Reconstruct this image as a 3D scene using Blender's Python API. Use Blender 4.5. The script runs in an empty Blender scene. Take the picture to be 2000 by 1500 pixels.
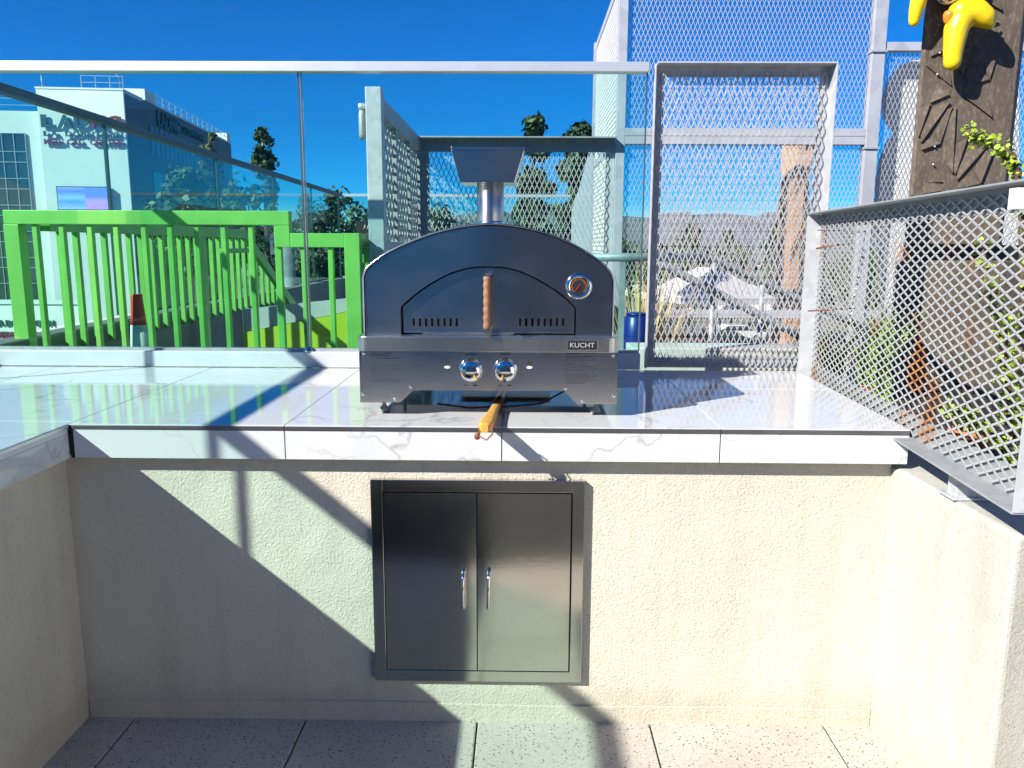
import bpy, math, random
import numpy as np
from mathutils import Vector, Matrix
R = math.radians
rnd = random.Random(7)
scene = bpy.context.scene
col = scene.collection

# ------------------------------------------------------------------ camera
F_PX = 1548.7757 / 2000.0
cam_d = bpy.data.cameras.new('camera'); cam = bpy.data.objects.new('camera', cam_d); col.objects.link(cam)
cam_d.sensor_fit = 'HORIZONTAL'; cam_d.sensor_width = 36.0; cam_d.lens = 36.0 * F_PX
cam_d.clip_start = 0.05; cam_d.clip_end = 12000
PITCH, YAW, ROLL = R(9.7914), R(-0.771), R(0.2511)
CAM = Vector((0, -2.1664, 1.3949))
fw = Vector((math.sin(YAW) * math.cos(PITCH), math.cos(YAW) * math.cos(PITCH), -math.sin(PITCH)))
r0 = fw.cross(Vector((0, 0, 1))).normalized(); u0 = r0.cross(fw)
rt = math.cos(ROLL) * r0 + math.sin(ROLL) * u0; up = -math.sin(ROLL) * r0 + math.cos(ROLL) * u0
cam.matrix_world = Matrix(((rt.x, up.x, -fw.x, CAM.x), (rt.y, up.y, -fw.y, CAM.y), (rt.z, up.z, -fw.z, CAM.z), (0, 0, 0, 1)))
scene.camera = cam

# ------------------------------------------------------------------ sun and sky
SUN = Vector((-1.35, -1.0, 1.13)).normalized()
sd = bpy.data.lights.new('sun', 'SUN'); sd.energy = 5.0; sd.angle = R(0.55); sd.color = (1.0, 0.965, 0.885)
so = bpy.data.objects.new('sun', sd); col.objects.link(so)
so.rotation_euler = (-SUN).to_track_quat('-Z', 'Y').to_euler()
W = bpy.data.worlds.new('World'); scene.world = W; W.use_nodes = True
wn = W.node_tree; wn.nodes.clear()
sky = wn.nodes.new('ShaderNodeTexSky'); sky.sky_type = 'NISHITA'; sky.sun_disc = False
sky.sun_elevation = math.asin(SUN.z); sky.sun_rotation = math.atan2(SUN.x, SUN.y)
sky.altitude = 3000; sky.air_density = 1.0; sky.dust_density = 0.0; sky.ozone_density = 4.0
hs = wn.nodes.new('ShaderNodeHueSaturation'); hs.inputs['Saturation'].default_value = 2.0; hs.inputs['Hue'].default_value = .511
bg = wn.nodes.new('ShaderNodeBackground'); bg.inputs['Strength'].default_value = 0.081
wo = wn.nodes.new('ShaderNodeOutputWorld')
wn.links.new(sky.outputs[0], hs.inputs['Color']); wn.links.new(hs.outputs[0], bg.inputs['Color']); wn.links.new(bg.outputs[0], wo.inputs[0])
vs = scene.view_settings
scene.display_settings.display_device = 'sRGB'
vs.view_transform = 'Standard'; vs.look = 'None'; vs.gamma = 1.0; vs.exposure = 0.92; vs.use_curve_mapping = False
scene.cycles.max_bounces = 10; scene.cycles.transparent_max_bounces = 32; scene.cycles.glossy_bounces = 5
scene.cycles.diffuse_bounces = 4; scene.cycles.use_denoising = True
scene.cycles.caustics_reflective = False; scene.cycles.caustics_refractive = False
scene.cycles.sample_clamp_indirect = 6.0

# ------------------------------------------------------------------ helpers
def at(px, py, x=None, y=None, z=None):
    """the point of the place that lies at a picture point and on a given plane"""
    d = fw + rt * ((px - 1000) / 1548.7757) - up * ((py - 750) / 1548.7757)
    if x is not None: t = (x - CAM.x) / d.x
    elif y is not None: t = (y - CAM.y) / d.y
    else: t = (z - CAM.z) / d.z
    return CAM + d * t

ORG = {}
def tag(o, label=None, cat=None, group=None, kind=None):
    if label: o['label'] = label
    if cat: o['category'] = cat
    if group: o['group'] = group
    if kind: o['kind'] = kind
    return o
def thing(name, label, cat, loc=(0, 0, 0), group=None):
    o = bpy.data.objects.new(name, None); o.empty_display_size = 0.1
    col.objects.link(o); o.location = loc; ORG[o.name] = Vector(loc)
    return tag(o, label, cat, group)

class MB:
    def __init__(s): s.v = []; s.f = []; s.sm = []
    def add(s, vs, fs, smooth=False):
        n = len(s.v); s.v += [tuple(p) for p in vs]; s.f += [tuple(i + n for i in f) for f in fs]; s.sm += [smooth] * len(fs)
        return s
    def box(s, x0, x1, y0, y1, z0, z1):
        if x0 > x1: x0, x1 = x1, x0
        if y0 > y1: y0, y1 = y1, y0
        if z0 > z1: z0, z1 = z1, z0
        v = [(x0, y0, z0), (x1, y0, z0), (x1, y1, z0), (x0, y1, z0), (x0, y0, z1), (x1, y0, z1), (x1, y1, z1), (x0, y1, z1)]
        return s.add(v, [(0, 3, 2, 1), (4, 5, 6, 7), (0, 1, 5, 4), (1, 2, 6, 5), (2, 3, 7, 6), (3, 0, 4, 7)])
    def hexa(s, v):
        return s.add(v, [(0, 3, 2, 1), (4, 5, 6, 7), (0, 1, 5, 4), (1, 2, 6, 5), (2, 3, 7, 6), (3, 0, 4, 7)])
    def beam(s, a, b, w, h, upv=(0, 0, 1)):
        a, b = Vector(a), Vector(b); t = (b - a).normalized(); upv = Vector(upv)
        if abs(t.dot(upv)) > .95: upv = Vector((0, 1, 0))
        n = t.cross(upv).normalized(); m = n.cross(t).normalized()
        p = lambda c, i, j: c + n * (w / 2 * i) + m * (h / 2 * j)
        return s.hexa([p(a, -1, -1), p(a, 1, -1), p(b, 1, -1), p(b, -1, -1), p(a, -1, 1), p(a, 1, 1), p(b, 1, 1), p(b, -1, 1)])
    def prism(s, poly, y0, y1, axis='y', smooth_side=False):
        """poly: 2-D points counter-clockwise; axis 'y': (x,z) points, 'z': (x,y), 'x': (y,z)"""
        n = len(poly)
        mk = {'y': lambda p, t: (p[0], t, p[1]), 'z': lambda p, t: (p[0], p[1], t), 'x': lambda p, t: (t, p[0], p[1])}[axis]
        v = [mk(p, y0) for p in poly] + [mk(p, y1) for p in poly]
        k = len(s.v); s.add(v, [tuple(range(n)), tuple(range(2 * n - 1, n - 1, -1))])
        s.f += [(k + i, k + n + i, k + n + (i + 1) % n, k + (i + 1) % n) for i in range(n)]; s.sm += [smooth_side] * n
        return s
    def tube(s, pts, r, n=10, caps=True):
        pts = [Vector(p) for p in pts]; rs = r if isinstance(r, (list, tuple)) else [r] * len(pts)
        v = []; f = []; prev = None
        for i, p in enumerate(pts):
            t = (pts[min(i + 1, len(pts) - 1)] - pts[max(i - 1, 0)]).normalized()
            if prev is None:
                a = t.cross(Vector((0, 0, 1)));
                if a.length < .1: a = t.cross(Vector((1, 0, 0)))
            else: a = prev - t * prev.dot(t)
            a.normalize(); prev = a; b = t.cross(a)
            for k in range(n):
                th = 2 * math.pi * k / n; v.append(p + (a * math.cos(th) + b * math.sin(th)) * rs[i])
        for i in range(len(pts) - 1):
            for k in range(n): f.append((i * n + k, i * n + (k + 1) % n, (i + 1) * n + (k + 1) % n, (i + 1) * n + k))
        m = len(s.v); s.add(v, f, True)
        if caps:
            s.f += [tuple(m + k for k in range(n - 1, -1, -1)), tuple(m + (len(pts) - 1) * n + k for k in range(n))]; s.sm += [False, False]
        return s
    def lathe(s, prof, c, axis=(0, 0, 1), n=24):
        """prof: (radius, height along the axis)"""
        ax = Vector(axis).normalized(); a = ax.cross(Vector((0, 0, 1)))
        if a.length < .1: a = ax.cross(Vector((1, 0, 0)))
        a.normalize(); b = ax.cross(a); c = Vector(c); v = []; f = []
        for (r, h) in prof:
            for k in range(n):
                th = 2 * math.pi * k / n; v.append(c + ax * h + (a * math.cos(th) + b * math.sin(th)) * r)
        for i in range(len(prof) - 1):
            for k in range(n): f.append((i * n + k, i * n + (k + 1) % n, (i + 1) * n + (k + 1) % n, (i + 1) * n + k))
        m = len(s.v); s.add(v, f, True)
        s.f += [tuple(m + k for k in range(n - 1, -1, -1)), tuple(m + (len(prof) - 1) * n + k for k in range(n))]; s.sm += [False, False]
        return s
    def build(s, name, mat, parent=None, bevel=0, kind=None, seg=2):
        v = np.array(s.v, dtype=float); c = (v.min(0) + v.max(0)) / 2 if parent is not None else np.array(((v[:, 0].min() + v[:, 0].max()) / 2, (v[:, 1].min() + v[:, 1].max()) / 2, v[:, 2].min()))
        me = bpy.data.meshes.new(name); me.from_pydata([tuple(p) for p in (v - c)], [], s.f)
        me.polygons.foreach_set('use_smooth', s.sm); me.materials.append(mat)
        o = bpy.data.objects.new(name, me); col.objects.link(o)
        ORG[o.name] = Vector(c)
        if parent is not None:
            o.parent = parent; o.location = Vector(c) - ORG[parent.name]
        else: o.location = c
        if kind: o['kind'] = kind
        if bevel:
            b = o.modifiers.new('bevel', 'BEVEL'); b.width = bevel; b.segments = seg; b.limit_method = 'ANGLE'; b.angle_limit = R(40); b.harden_normals = False
        return o

def share(o, loc, parent=None, rot=None, scale=None):
    """a copy of one piece that shares its mesh; loc in world coordinates (or its root's own)"""
    c = o.copy(); col.objects.link(c); ORG[c.name] = Vector(loc)
    if parent is not None: c.parent = parent; c.location = Vector(loc) - ORG[parent.name]
    else: c.location = loc
    if rot is not None: c.rotation_euler = rot
    if scale is not None: c.scale = scale
    return c
def copy_tree(o, parent=None):
    c = o.copy(); col.objects.link(c); ORG[c.name] = ORG.get(o.name, Vector())
    if parent is not None: c.parent = parent
    for ch in list(o.children): copy_tree(ch, c)
    return c

def strand_mesh(O, U, V, w, h, cu, cv, tw=.0055, tt=.0018, twist=11, clip=None):
    """expanded metal: a sheet of twisted flat strands in a diamond lattice, real geometry"""
    O, U, V = Vector(O), Vector(U).normalized(), Vector(V).normalized(); N = U.cross(V)
    ni, nj = int(round(w / (cu / 2))), int(round(h / (cv / 2))); mb = MB()
    for i in range(ni):
        for j in range(nj):
            a, b = ((i, j), (i + 1, j + 1)) if (i + j) % 2 == 0 else ((i, j + 1), (i + 1, j))
            A = O + U * (a[0] * cu / 2) + V * (a[1] * cv / 2); B = O + U * (b[0] * cu / 2) + V * (b[1] * cv / 2)
            if clip and not clip((A + B) / 2): continue
            t = (B - A).normalized(); s = t.cross(N)
            sg = 1 if b[1] > a[1] else -1
            q = s * math.cos(R(twist)) + N * (math.sin(R(twist)) * sg); m = t.cross(q)
            A = A - t * tw * .4; B = B + t * tw * .4
            v = [P + q * (tw / 2 * e) + m * (tt / 2 * g) for P in (A, B) for e, g in ((-1, -1), (1, -1), (1, 1), (-1, 1))]
            mb.add(v, [(0, 1, 5, 4), (1, 2, 6, 5), (2, 3, 7, 6), (3, 0, 4, 7)])
    return mb

# ------------------------------------------------------------------ materials
def new_mat(name):
    m = bpy.data.materials.new(name); m.use_nodes = True; nt = m.node_tree
    return m, nt, nt.nodes['Principled BSDF']
def N(nt, kind, **kw):
    n = nt.nodes.new(kind)
    for k, v in kw.items():
        if hasattr(n, k): setattr(n, k, v)
        else: n.inputs[k.replace('_', ' ').title() if k.replace('_', ' ').title() in n.inputs else k].default_value = v
    return n
def pos(nt, obj=False):
    if obj: return nt.nodes.new('ShaderNodeTexCoord').outputs['Object']
    return nt.nodes.new('ShaderNodeNewGeometry').outputs['Position']
def ramp(nt, src, stops, interp='LINEAR'):
    r = nt.nodes.new('ShaderNodeValToRGB'); r.color_ramp.interpolation = interp
    e = r.color_ramp.elements
    while len(e) < len(stops): e.new(.5)
    for el, (p, c) in zip(e, stops): el.position = p; el.color = (*c, 1) if len(c) == 3 else c
    nt.links.new(src, r.inputs[0]); return r.outputs['Color']
def bump(nt, b, height, strength, dist=.01, prev=None):
    n = nt.nodes.new('ShaderNodeBump'); n.inputs['Strength'].default_value = strength; n.inputs['Distance'].default_value = dist
    nt.links.new(height, n.inputs['Height'])
    if prev is not None: nt.links.new(prev, n.inputs['Normal'])
    nt.links.new(n.outputs[0], b.inputs['Normal']); return n.outputs[0]
def mixc(nt, fac, a, b, mode='MIX'):
    n = nt.nodes.new('ShaderNodeMix'); n.data_type = 'RGBA'; n.blend_type = mode
    for sock, val in ((n.inputs[0], fac), (n.inputs[6], a), (n.inputs[7], b)):
        if isinstance(val, (int, float)): sock.default_value = val
        elif isinstance(val, (tuple, list)): sock.default_value = (*val, 1)
        else: nt.links.new(val, sock)
    return n.outputs[2]
def noise(nt, scale, detail=4, rough=.5, vec=None, dist=0):
    n = nt.nodes.new('ShaderNodeTexNoise'); n.inputs['Scale'].default_value = scale; n.inputs['Detail'].default_value = detail
    n.inputs['Roughness'].default_value = rough; n.inputs['Distortion'].default_value = dist
    if vec is not None: nt.links.new(vec, n.inputs['Vector'])
    return n.outputs['Fac']
def scaled(nt, vec, s):
    m = nt.nodes.new('ShaderNodeMapping'); m.inputs['Scale'].default_value = s; nt.links.new(vec, m.inputs['Vector']); return m.outputs[0]

def M(name, base, rough=.5, metal=0, var=.12, vs_=4, bs=0, bscale=40, coat=0, obj=False):
    m, nt, b = new_mat(name); v = pos(nt, obj)
    lo = tuple(max(0, c * (1 - var)) for c in base); hi = tuple(min(1, c * (1 + var)) for c in base)
    c = ramp(nt, noise(nt, vs_, 5, .6, v), [(.3, lo), (.7, hi)])
    nt.links.new(c, b.inputs['Base Color']); b.inputs['Roughness'].default_value = rough; b.inputs['Metallic'].default_value = metal
    b.inputs['Coat Weight'].default_value = coat
    if bs: bump(nt, b, noise(nt, bscale, 4, .6, v), bs)
    return m

def make_stucco(name, base, s=1.0):
    m, nt, b = new_mat(name); v = pos(nt)
    big = noise(nt, 2.2, 6, .62, v); c = ramp(nt, big, [(.3, tuple(x * .90 for x in base)), (.68, tuple(min(1, x * 1.03) for x in base))])
    pits = ramp(nt, noise(nt, 120, 3, .6, v), [(.30, (.62, .60, .55)), (.42, (1, 1, 1))])
    c = mixc(nt, .55, c, pits, 'MULTIPLY')
    sep = nt.nodes.new('ShaderNodeSeparateXYZ'); nt.links.new(v, sep.inputs[0])     # rain splash along the foot, faint run marks
    sub = nt.nodes.new('ShaderNodeMath'); sub.operation = 'MULTIPLY_ADD'; sub.inputs[1].default_value = -.16
    nt.links.new(noise(nt, 7, 5, .65, v), sub.inputs[0]); nt.links.new(sep.outputs['Z'], sub.inputs[2])
    c = mixc(nt, ramp(nt, sub.outputs[0], [(.0, (.34, .34, .34)), (.03, (.12, .12, .12)), (.11, (0, 0, 0))]), c, (.40, .36, .29))
    runs = ramp(nt, noise(nt, 3, 5, .6, scaled(nt, v, (4, 4, .35))), [(.3, (.90, .895, .88)), (.5, (1, 1, 1))])
    c = mixc(nt, .8, c, runs, 'MULTIPLY')
    nt.links.new(c, b.inputs['Base Color'])
    b.inputs['Roughness'].default_value = .92; b.inputs['Specular IOR Level'].default_value = .2
    p = bump(nt, b, noise(nt, 120, 7, .72, v, 0), .62 * s, .009)
    vo = nt.nodes.new('ShaderNodeTexVoronoi'); vo.inputs['Scale'].default_value = 170; nt.links.new(v, vo.inputs['Vector'])
    p = bump(nt, b, vo.outputs['Distance'], .22 * s, .005, p)
    bump(nt, b, noise(nt, 6, 2, .5, v), .25, .03, p)
    return m
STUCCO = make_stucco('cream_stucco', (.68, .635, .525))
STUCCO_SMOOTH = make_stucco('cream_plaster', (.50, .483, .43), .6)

def make_marble():
    m, nt, b = new_mat('veined_porcelain'); v = pos(nt)
    d = nt.nodes.new('ShaderNodeTexNoise'); d.inputs['Scale'].default_value = 1.6; d.inputs['Detail'].default_value = 6; nt.links.new(v, d.inputs['Vector'])
    add = nt.nodes.new('ShaderNodeVectorMath'); add.operation = 'MULTIPLY_ADD'; add.inputs[1].default_value = (1.1, 1.1, 1.1)
    nt.links.new(d.outputs['Color'], add.inputs[0]); nt.links.new(v, add.inputs[2])
    ms = scaled(nt, add.outputs[0], (1.0, .62, 1.0))
    def vein(sc, w, lo):
        vo = nt.nodes.new('ShaderNodeTexVoronoi'); vo.feature = 'DISTANCE_TO_EDGE'; vo.inputs['Scale'].default_value = sc; nt.links.new(ms, vo.inputs['Vector'])
        return ramp(nt, vo.outputs['Distance'], [(0, lo), (w, (.93, .93, .93)), (w * 3, (1, 1, 1))])
    gate = ramp(nt, noise(nt, 2.3, 3, .5, v), [(.40, (1, 1, 1)), (.52, (0, 0, 0))])
    gate2 = ramp(nt, noise(nt, 3.7, 3, .5, scaled(nt, v, (1, 1.3, 1))), [(.44, (1, 1, 1)), (.54, (0, 0, 0))])
    v1 = mixc(nt, gate, vein(1.5, .006, (.64, .64, .66)), (1, 1, 1)); v2 = mixc(nt, gate2, vein(3.4, .006, (.84, .84, .85)), (1, 1, 1))
    c = mixc(nt, 1.0, v1, v2, 'MULTIPLY')
    cl = ramp(nt, noise(nt, 3, 5, .6, v), [(.35, (.58, .585, .592)), (.7, (.645, .645, .64))])
    nt.links.new(mixc(nt, 1.0, cl, c, 'MULTIPLY'), b.inputs['Base Color'])
    b.inputs['Roughness'].default_value = .06; b.inputs['IOR'].default_value = 1.55
    bump(nt, b, noise(nt, 9, 2, .5, v), .012, .01)
    return m
MARBLE = make_marble()

def make_steel(name, base, rough, streak=(1, 1, 60), aniso=.0, smudge=.05, sharp=0.0):
    """brushed steel: a broad lobe and, where the sheet is still bright, a share of a sharp one"""
    m, nt, b = new_mat(name); v = pos(nt)
    st = noise(nt, 14, 3, .6, scaled(nt, v, streak)); c = ramp(nt, st, [(.3, tuple(x * .93 for x in base)), (.7, tuple(min(1, x * 1.05) for x in base))])
    sm = ramp(nt, noise(nt, 3, 3, .5, v), [(.3, (.93, .93, .93)), (.7, (1, 1, 1))])
    c = mixc(nt, 1, c, sm, 'MULTIPLY')
    nt.links.new(c, b.inputs['Base Color']); b.inputs['Metallic'].default_value = 1
    rr = ramp(nt, noise(nt, 3.5, 4, .6, v), [(.3, (rough - smudge,) * 3), (.7, (rough + smudge,) * 3)])
    nt.links.new(rr, b.inputs['Roughness']); b.inputs['Anisotropic'].default_value = aniso
    p = bump(nt, b, st, .02, .004); p = bump(nt, b, noise(nt, 2.4, 2, .5, v), .06, .02, p)
    if sharp:
        b2 = nt.nodes.new('ShaderNodeBsdfPrincipled'); b2.inputs['Metallic'].default_value = 1; b2.inputs['Roughness'].default_value = .07
        nt.links.new(c, b2.inputs['Base Color']); nt.links.new(p, b2.inputs['Normal'])
        mx = nt.nodes.new('ShaderNodeMixShader'); mx.inputs[0].default_value = sharp; nt.links.new(b.outputs[0], mx.inputs[1]); nt.links.new(b2.outputs[0], mx.inputs[2])
        nt.links.new(mx.outputs[0], [n for n in nt.nodes if n.type == 'OUTPUT_MATERIAL'][0].inputs[0])
    return m
STEEL = make_steel('brushed_stainless', (.64, .645, .65), .21, sharp=.3)
STEEL_DOOR = make_steel('brushed_door_steel', (.68, .65, .56), .16, (1, 1, 70), sharp=.45, smudge=.03)
STEEL_LIGHT = make_steel('bright_stainless', (.60, .59, .57), .27)
STEEL_PIPE = make_steel('rolled_stainless_pipe', (.55, .54, .53), .34, (1, 1, 60), .85, .03)
_tn = STEEL_PIPE.node_tree.nodes.new('ShaderNodeTangent'); _tn.direction_type = 'RADIAL'; _tn.axis = 'Z'; STEEL_PIPE.node_tree.nodes['Principled BSDF'].inputs['Anisotropic Rotation'].default_value = .25
STEEL_PIPE.node_tree.links.new(_tn.outputs[0], STEEL_PIPE.node_tree.nodes['Principled BSDF'].inputs['Tangent'])
CHROME = make_steel('polished_chrome', (.78, .78, .78), .05, smudge=.02)
def make_galv(name, base, rough=.5, metal=.35, spangle=35):
    m, nt, b = new_mat(name); v = pos(nt)
    vo = nt.nodes.new('ShaderNodeTexVoronoi'); vo.inputs['Scale'].default_value = spangle; nt.links.new(v, vo.inputs['Vector'])
    sp = ramp(nt, vo.outputs['Color'], [(0, tuple(x * .86 for x in base)), (1, tuple(min(1, x * 1.08) for x in base))])
    st = ramp(nt, noise(nt, 5, 6, .65, v), [(.3, (.84, .84, .86)), (.65, (1, 1, 1))])
    nt.links.new(mixc(nt, 1, sp, st, 'MULTIPLY'), b.inputs['Base Color'])
    b.inputs['Metallic'].default_value = metal; b.inputs['Roughness'].default_value = rough
    bump(nt, b, noise(nt, 40, 3, .6, v), .05, .004)
    return m
GALV = make_galv('galvanised_steel', (.50, .51, .53), .5, .12)
GALV_DARK = make_galv('weathered_galvanised_steel', (.40, .42, .43), .55)
PAINT_GREY = make_galv('grey_painted_steel', (.46, .47, .52), .45, .1, 12)
MESH = make_galv('galvanised_mesh', (.41, .41, .42), .5, .15, 60)
ALU = M('brushed_aluminium', (.72, .72, .72), .38, .6, .05, 12, .03, 60)
TRIM = M('dark_edge_trim', (.22, .22, .235), .32, .85, .12, 14)
def make_rust_mesh():
    m, nt, b = new_mat('rusting_mesh'); v = pos(nt)
    f = ramp(nt, noise(nt, 5.2, 4, .55, v), [(.60, (0, 0, 0)), (.70, (1, 1, 1))])
    rust = ramp(nt, noise(nt, 30, 4, .6, v), [(.3, (.30, .10, .03)), (.7, (.55, .27, .10))])
    nt.links.new(mixc(nt, f, (.42, .425, .42), rust), b.inputs['Base Color']); b.inputs['Roughness'].default_value = .55; b.inputs['Metallic'].default_value = .15
    return m
RUST_MESH = make_rust_mesh()
RUST = M('rusty_wire', (.22, .09, .04), .8, .1, .3, 40)

def make_glass(name, tint, gl=1.0):
    m = bpy.data.materials.new(name); m.use_nodes = True; nt = m.node_tree; nt.nodes.clear()
    o = nt.nodes.new('ShaderNodeOutputMaterial'); tr = nt.nodes.new('ShaderNodeBsdfTransparent'); gs = nt.nodes.new('ShaderNodeBsdfGlossy')
    mx = nt.nodes.new('ShaderNodeMixShader'); lw_ = nt.nodes.new('ShaderNodeLayerWeight'); lw_.inputs[0].default_value = .5
    pw_ = nt.nodes.new('ShaderNodeMath'); pw_.operation = 'POWER'; pw_.inputs[1].default_value = 4.0; nt.links.new(lw_.outputs['Facing'], pw_.inputs[0])
    fr = nt.nodes.new('ShaderNodeMath'); fr.operation = 'MULTIPLY_ADD'; fr.inputs[1].default_value = .6; fr.inputs[2].default_value = .025; nt.links.new(pw_.outputs[0], fr.inputs[0])
    tr.inputs[0].default_value = (*tint, 1); gs.inputs[0].default_value = (gl, gl, gl, 1); gs.inputs['Roughness'].default_value = .0
    nt.links.new(fr.outputs[0], mx.inputs[0]); nt.links.new(tr.outputs[0], mx.inputs[1]); nt.links.new(gs.outputs[0], mx.inputs[2]); nt.links.new(mx.outputs[0], o.inputs[0])
    return m
GLASS = make_glass('green_tinted_glass', (.83, .96, .935), .8)
GLASS_EDGE = M('glass_edge_seal', (.05, .09, .10), .3)
TEAL_CAP = M('dark_anodised_cap', (.085, .10, .10), .5, .2, .06, 6)
GREEN = M('lime_green_paint', (.22, .54, .09), .48, 0, .13, 6, .03, 60)
LIME = M('lime_wall_paint', (.38, .52, .01), .7, 0, .1, 3)
VOID = M('dark_opening', (.004, .004, .004), 1.0); VOID.node_tree.nodes['Principled BSDF'].inputs['Specular IOR Level'].default_value = 0
BLACK = M('matt_black', (.012, .012, .014), .5)
DARK_STEEL = M('dark_oven_steel', (.10, .10, .11), .35, .8)
INK = M('black_print', (.02, .02, .022), .6)
WHITE_PRINT = M('white_print', (.75, .75, .74), .5)
RED_PAINT = M('red_paint', (.72, .045, .02), .5)
def make_wood(name, a, b_):
    m, nt, b = new_mat(name); v = pos(nt); w = noise(nt, 22, 5, .6, scaled(nt, v, (6, 6, .7)), 1.5)
    nt.links.new(ramp(nt, w, [(.3, a), (.7, b_)]), b.inputs['Base Color']); b.inputs['Roughness'].default_value = .5; bump(nt, b, w, .1, .002); return m
WOOD = make_wood('turned_brown_wood', (.19, .085, .042), (.35, .17, .085))
WOOD_Y = make_wood('varnished_yellow_wood', (.60, .30, .05), (.76, .42, .08)); WOOD_Y.node_tree.nodes['Principled BSDF'].inputs['Roughness'].default_value = .3
FERRULE = M('dark_stained_wood', (.12, .045, .015), .35)
LEATHER = M('red_brown_leather', (.22, .06, .025), .6)

def make_paver():
    m, nt, b = new_mat('speckled_concrete'); v = pos(nt)
    base = ramp(nt, noise(nt, 3, 5, .6, v), [(.3, (.42, .39, .345)), (.7, (.51, .475, .42))])
    fine = ramp(nt, noise(nt, 160, 2, .5, v), [(.3, (.86, .86, .86)), (.7, (1.06, 1.06, 1.06))])
    c = mixc(nt, 1, base, fine, 'MULTIPLY')
    for sc, th, cc, seed in ((80, .19, (.06, .052, .046), 0), (52, .14, (.08, .06, .045), 5), (130, .21, (.14, .13, .12), 9)):
        vo = nt.nodes.new('ShaderNodeTexVoronoi'); vo.inputs['Scale'].default_value = sc
        mp = nt.nodes.new('ShaderNodeMapping'); mp.inputs['Location'].default_value = (seed, seed * .7, 0); mp.inputs['Rotation'].default_value = (0, 0, seed)
        mp.inputs['Scale'].default_value = (1, 1.35, 1)
        nt.links.new(v, mp.inputs['Vector']); nt.links.new(mp.outputs[0], vo.inputs['Vector'])
        sep = nt.nodes.new('ShaderNodeSeparateColor'); nt.links.new(vo.outputs['Color'], sep.inputs[0])
        k = ramp(nt, vo.outputs['Distance'], [(th, (1, 1, 1)), (th + .06, (0, 0, 0))]); g = ramp(nt, sep.outputs[0], [(.42, (1, 1, 1)), (.46, (0, 0, 0))])
        c = mixc(nt, mixc(nt, 1, k, g, 'MULTIPLY'), c, cc)
    nt.links.new(c, b.inputs['Base Color']); b.inputs['Roughness'].default_value = .8; bump(nt, b, noise(nt, 150, 3, .6, v), .15, .003)
    return m
PAVER = make_paver()
GROUT = M('grey_sand_joint', (.34, .32, .29), .95, 0, .2, 60)
CONCRETE = M('grey_concrete', (.42, .42, .40), .9, 0, .12, 2, .1, 40)
DARK_CURB = M('dark_grey_coating', (.13, .15, .14), .8, 0, .15, 3)
CURB = M('pale_grey_curb_coating', (.52, .54, .56), .45, 0, .08, 4, .08, 25)
def make_carved():
    m, nt, b = new_mat('dark_carved_concrete'); v = pos(nt)
    c = ramp(nt, noise(nt, 8, 6, .65, v), [(.3, (.075, .056, .042)), (.7, (.135, .103, .075))])
    sp = ramp(nt, noise(nt, 90, 4, .7, scaled(nt, v, (1, 1, .35))), [(.5, (0, 0, 0)), (.72, (1, 1, 1))])
    nt.links.new(mixc(nt, mixc(nt, 1, sp, (.45, .45, .45), 'MULTIPLY'), c, (.34, .28, .21)), b.inputs['Base Color']); b.inputs['Roughness'].default_value = .85
    bump(nt, b, noise(nt, 60, 5, .65, v), .4, .006); return m
CARVED = make_carved()
YELLOW = M('yellow_enamel', (.82, .56, .005), .35, 0, .04, 6, .04, 12, .15)
ORANGE_PAINT = M('orange_enamel', (.80, .22, .02), .4, 0, .15, 30)
ORANGE_ROCK = M('orange_textured_plaster', (.58, .33, .19), .9, 0, .16, 3, .5, 8)
WHITE_PAINT = M('white_paint', (.74, .74, .73), .5, 0, .03, 5)
WHITE_WALL = M('white_render', (.78, .77, .74), .85, 0, .06, .35)
WALL_SHADE = M('shaded_blue_grey_cladding', (.10, .17, .21), .7, 0, .08, .3)  # blue-grey cladding darkened to carry the shade on turned-away walls
DARK_GLASS = M('dark_tinted_window', (.035, .06, .075), .12, .0, .25, .4)
BLUE_LOUVRE = M('blue_grey_window', (.04, .065, .11), .35, 0, .3, .8)
MULLION = M('pale_mullion', (.35, .40, .42), .4, .3)
SIGN_TEAL = M('dark_teal_letters', (.02, .075, .085), .5)
SIGN_MAROON = M('maroon_letters', (.16, .02, .05), .5)
TERRA = M('terracotta', (.45, .15, .06), .85, 0, .2, 10)
SOIL = M('dark_planting_soil', (.05, .04, .032), .95, 0, .4, 10, .6, 30)
BLUE_PLASTIC = M('blue_plastic', (.008, .025, .20), .35)
def make_pattern():
    m, nt, b = new_mat('black_and_white_painted_pattern'); v = pos(nt)
    vo = nt.nodes.new('ShaderNodeTexVoronoi'); vo.inputs['Scale'].default_value = 38; nt.links.new(v, vo.inputs['Vector'])
    nt.links.new(ramp(nt, vo.outputs['Distance'], [(.28, (.015, .015, .02)), (.34, (.85, .83, .8))]), b.inputs['Base Color']); b.inputs['Roughness'].default_value = .4; return m
PATTERN = make_pattern()
def make_leaf(name, a, b_, sc=.9, trans=.15):
    m, nt, b = new_mat(name); v = pos(nt)
    inf = nt.nodes.new('ShaderNodeNewGeometry'); 
    c = ramp(nt, noise(nt, sc, 4, .6, v), [(.3, a), (.7, b_)])
    rr = ramp(nt, inf.outputs['Random Per Island'], [(0, (.6, .65, .6)), (1, (1.25, 1.2, 1.05))])
    nt.links.new(mixc(nt, 1, c, rr, 'MULTIPLY'), b.inputs['Base Color']); b.inputs['Roughness'].default_value = .55
    return m
LEAF_PINE = make_leaf('pine_needles', (.022, .05, .016), (.05, .09, .025))
LEAF_TREE = make_leaf('tree_leaves', (.03, .065, .015), (.075, .12, .03))
LEAF_OLIVE = make_leaf('olive_leaves', (.06, .085, .03), (.12, .14, .06))
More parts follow.
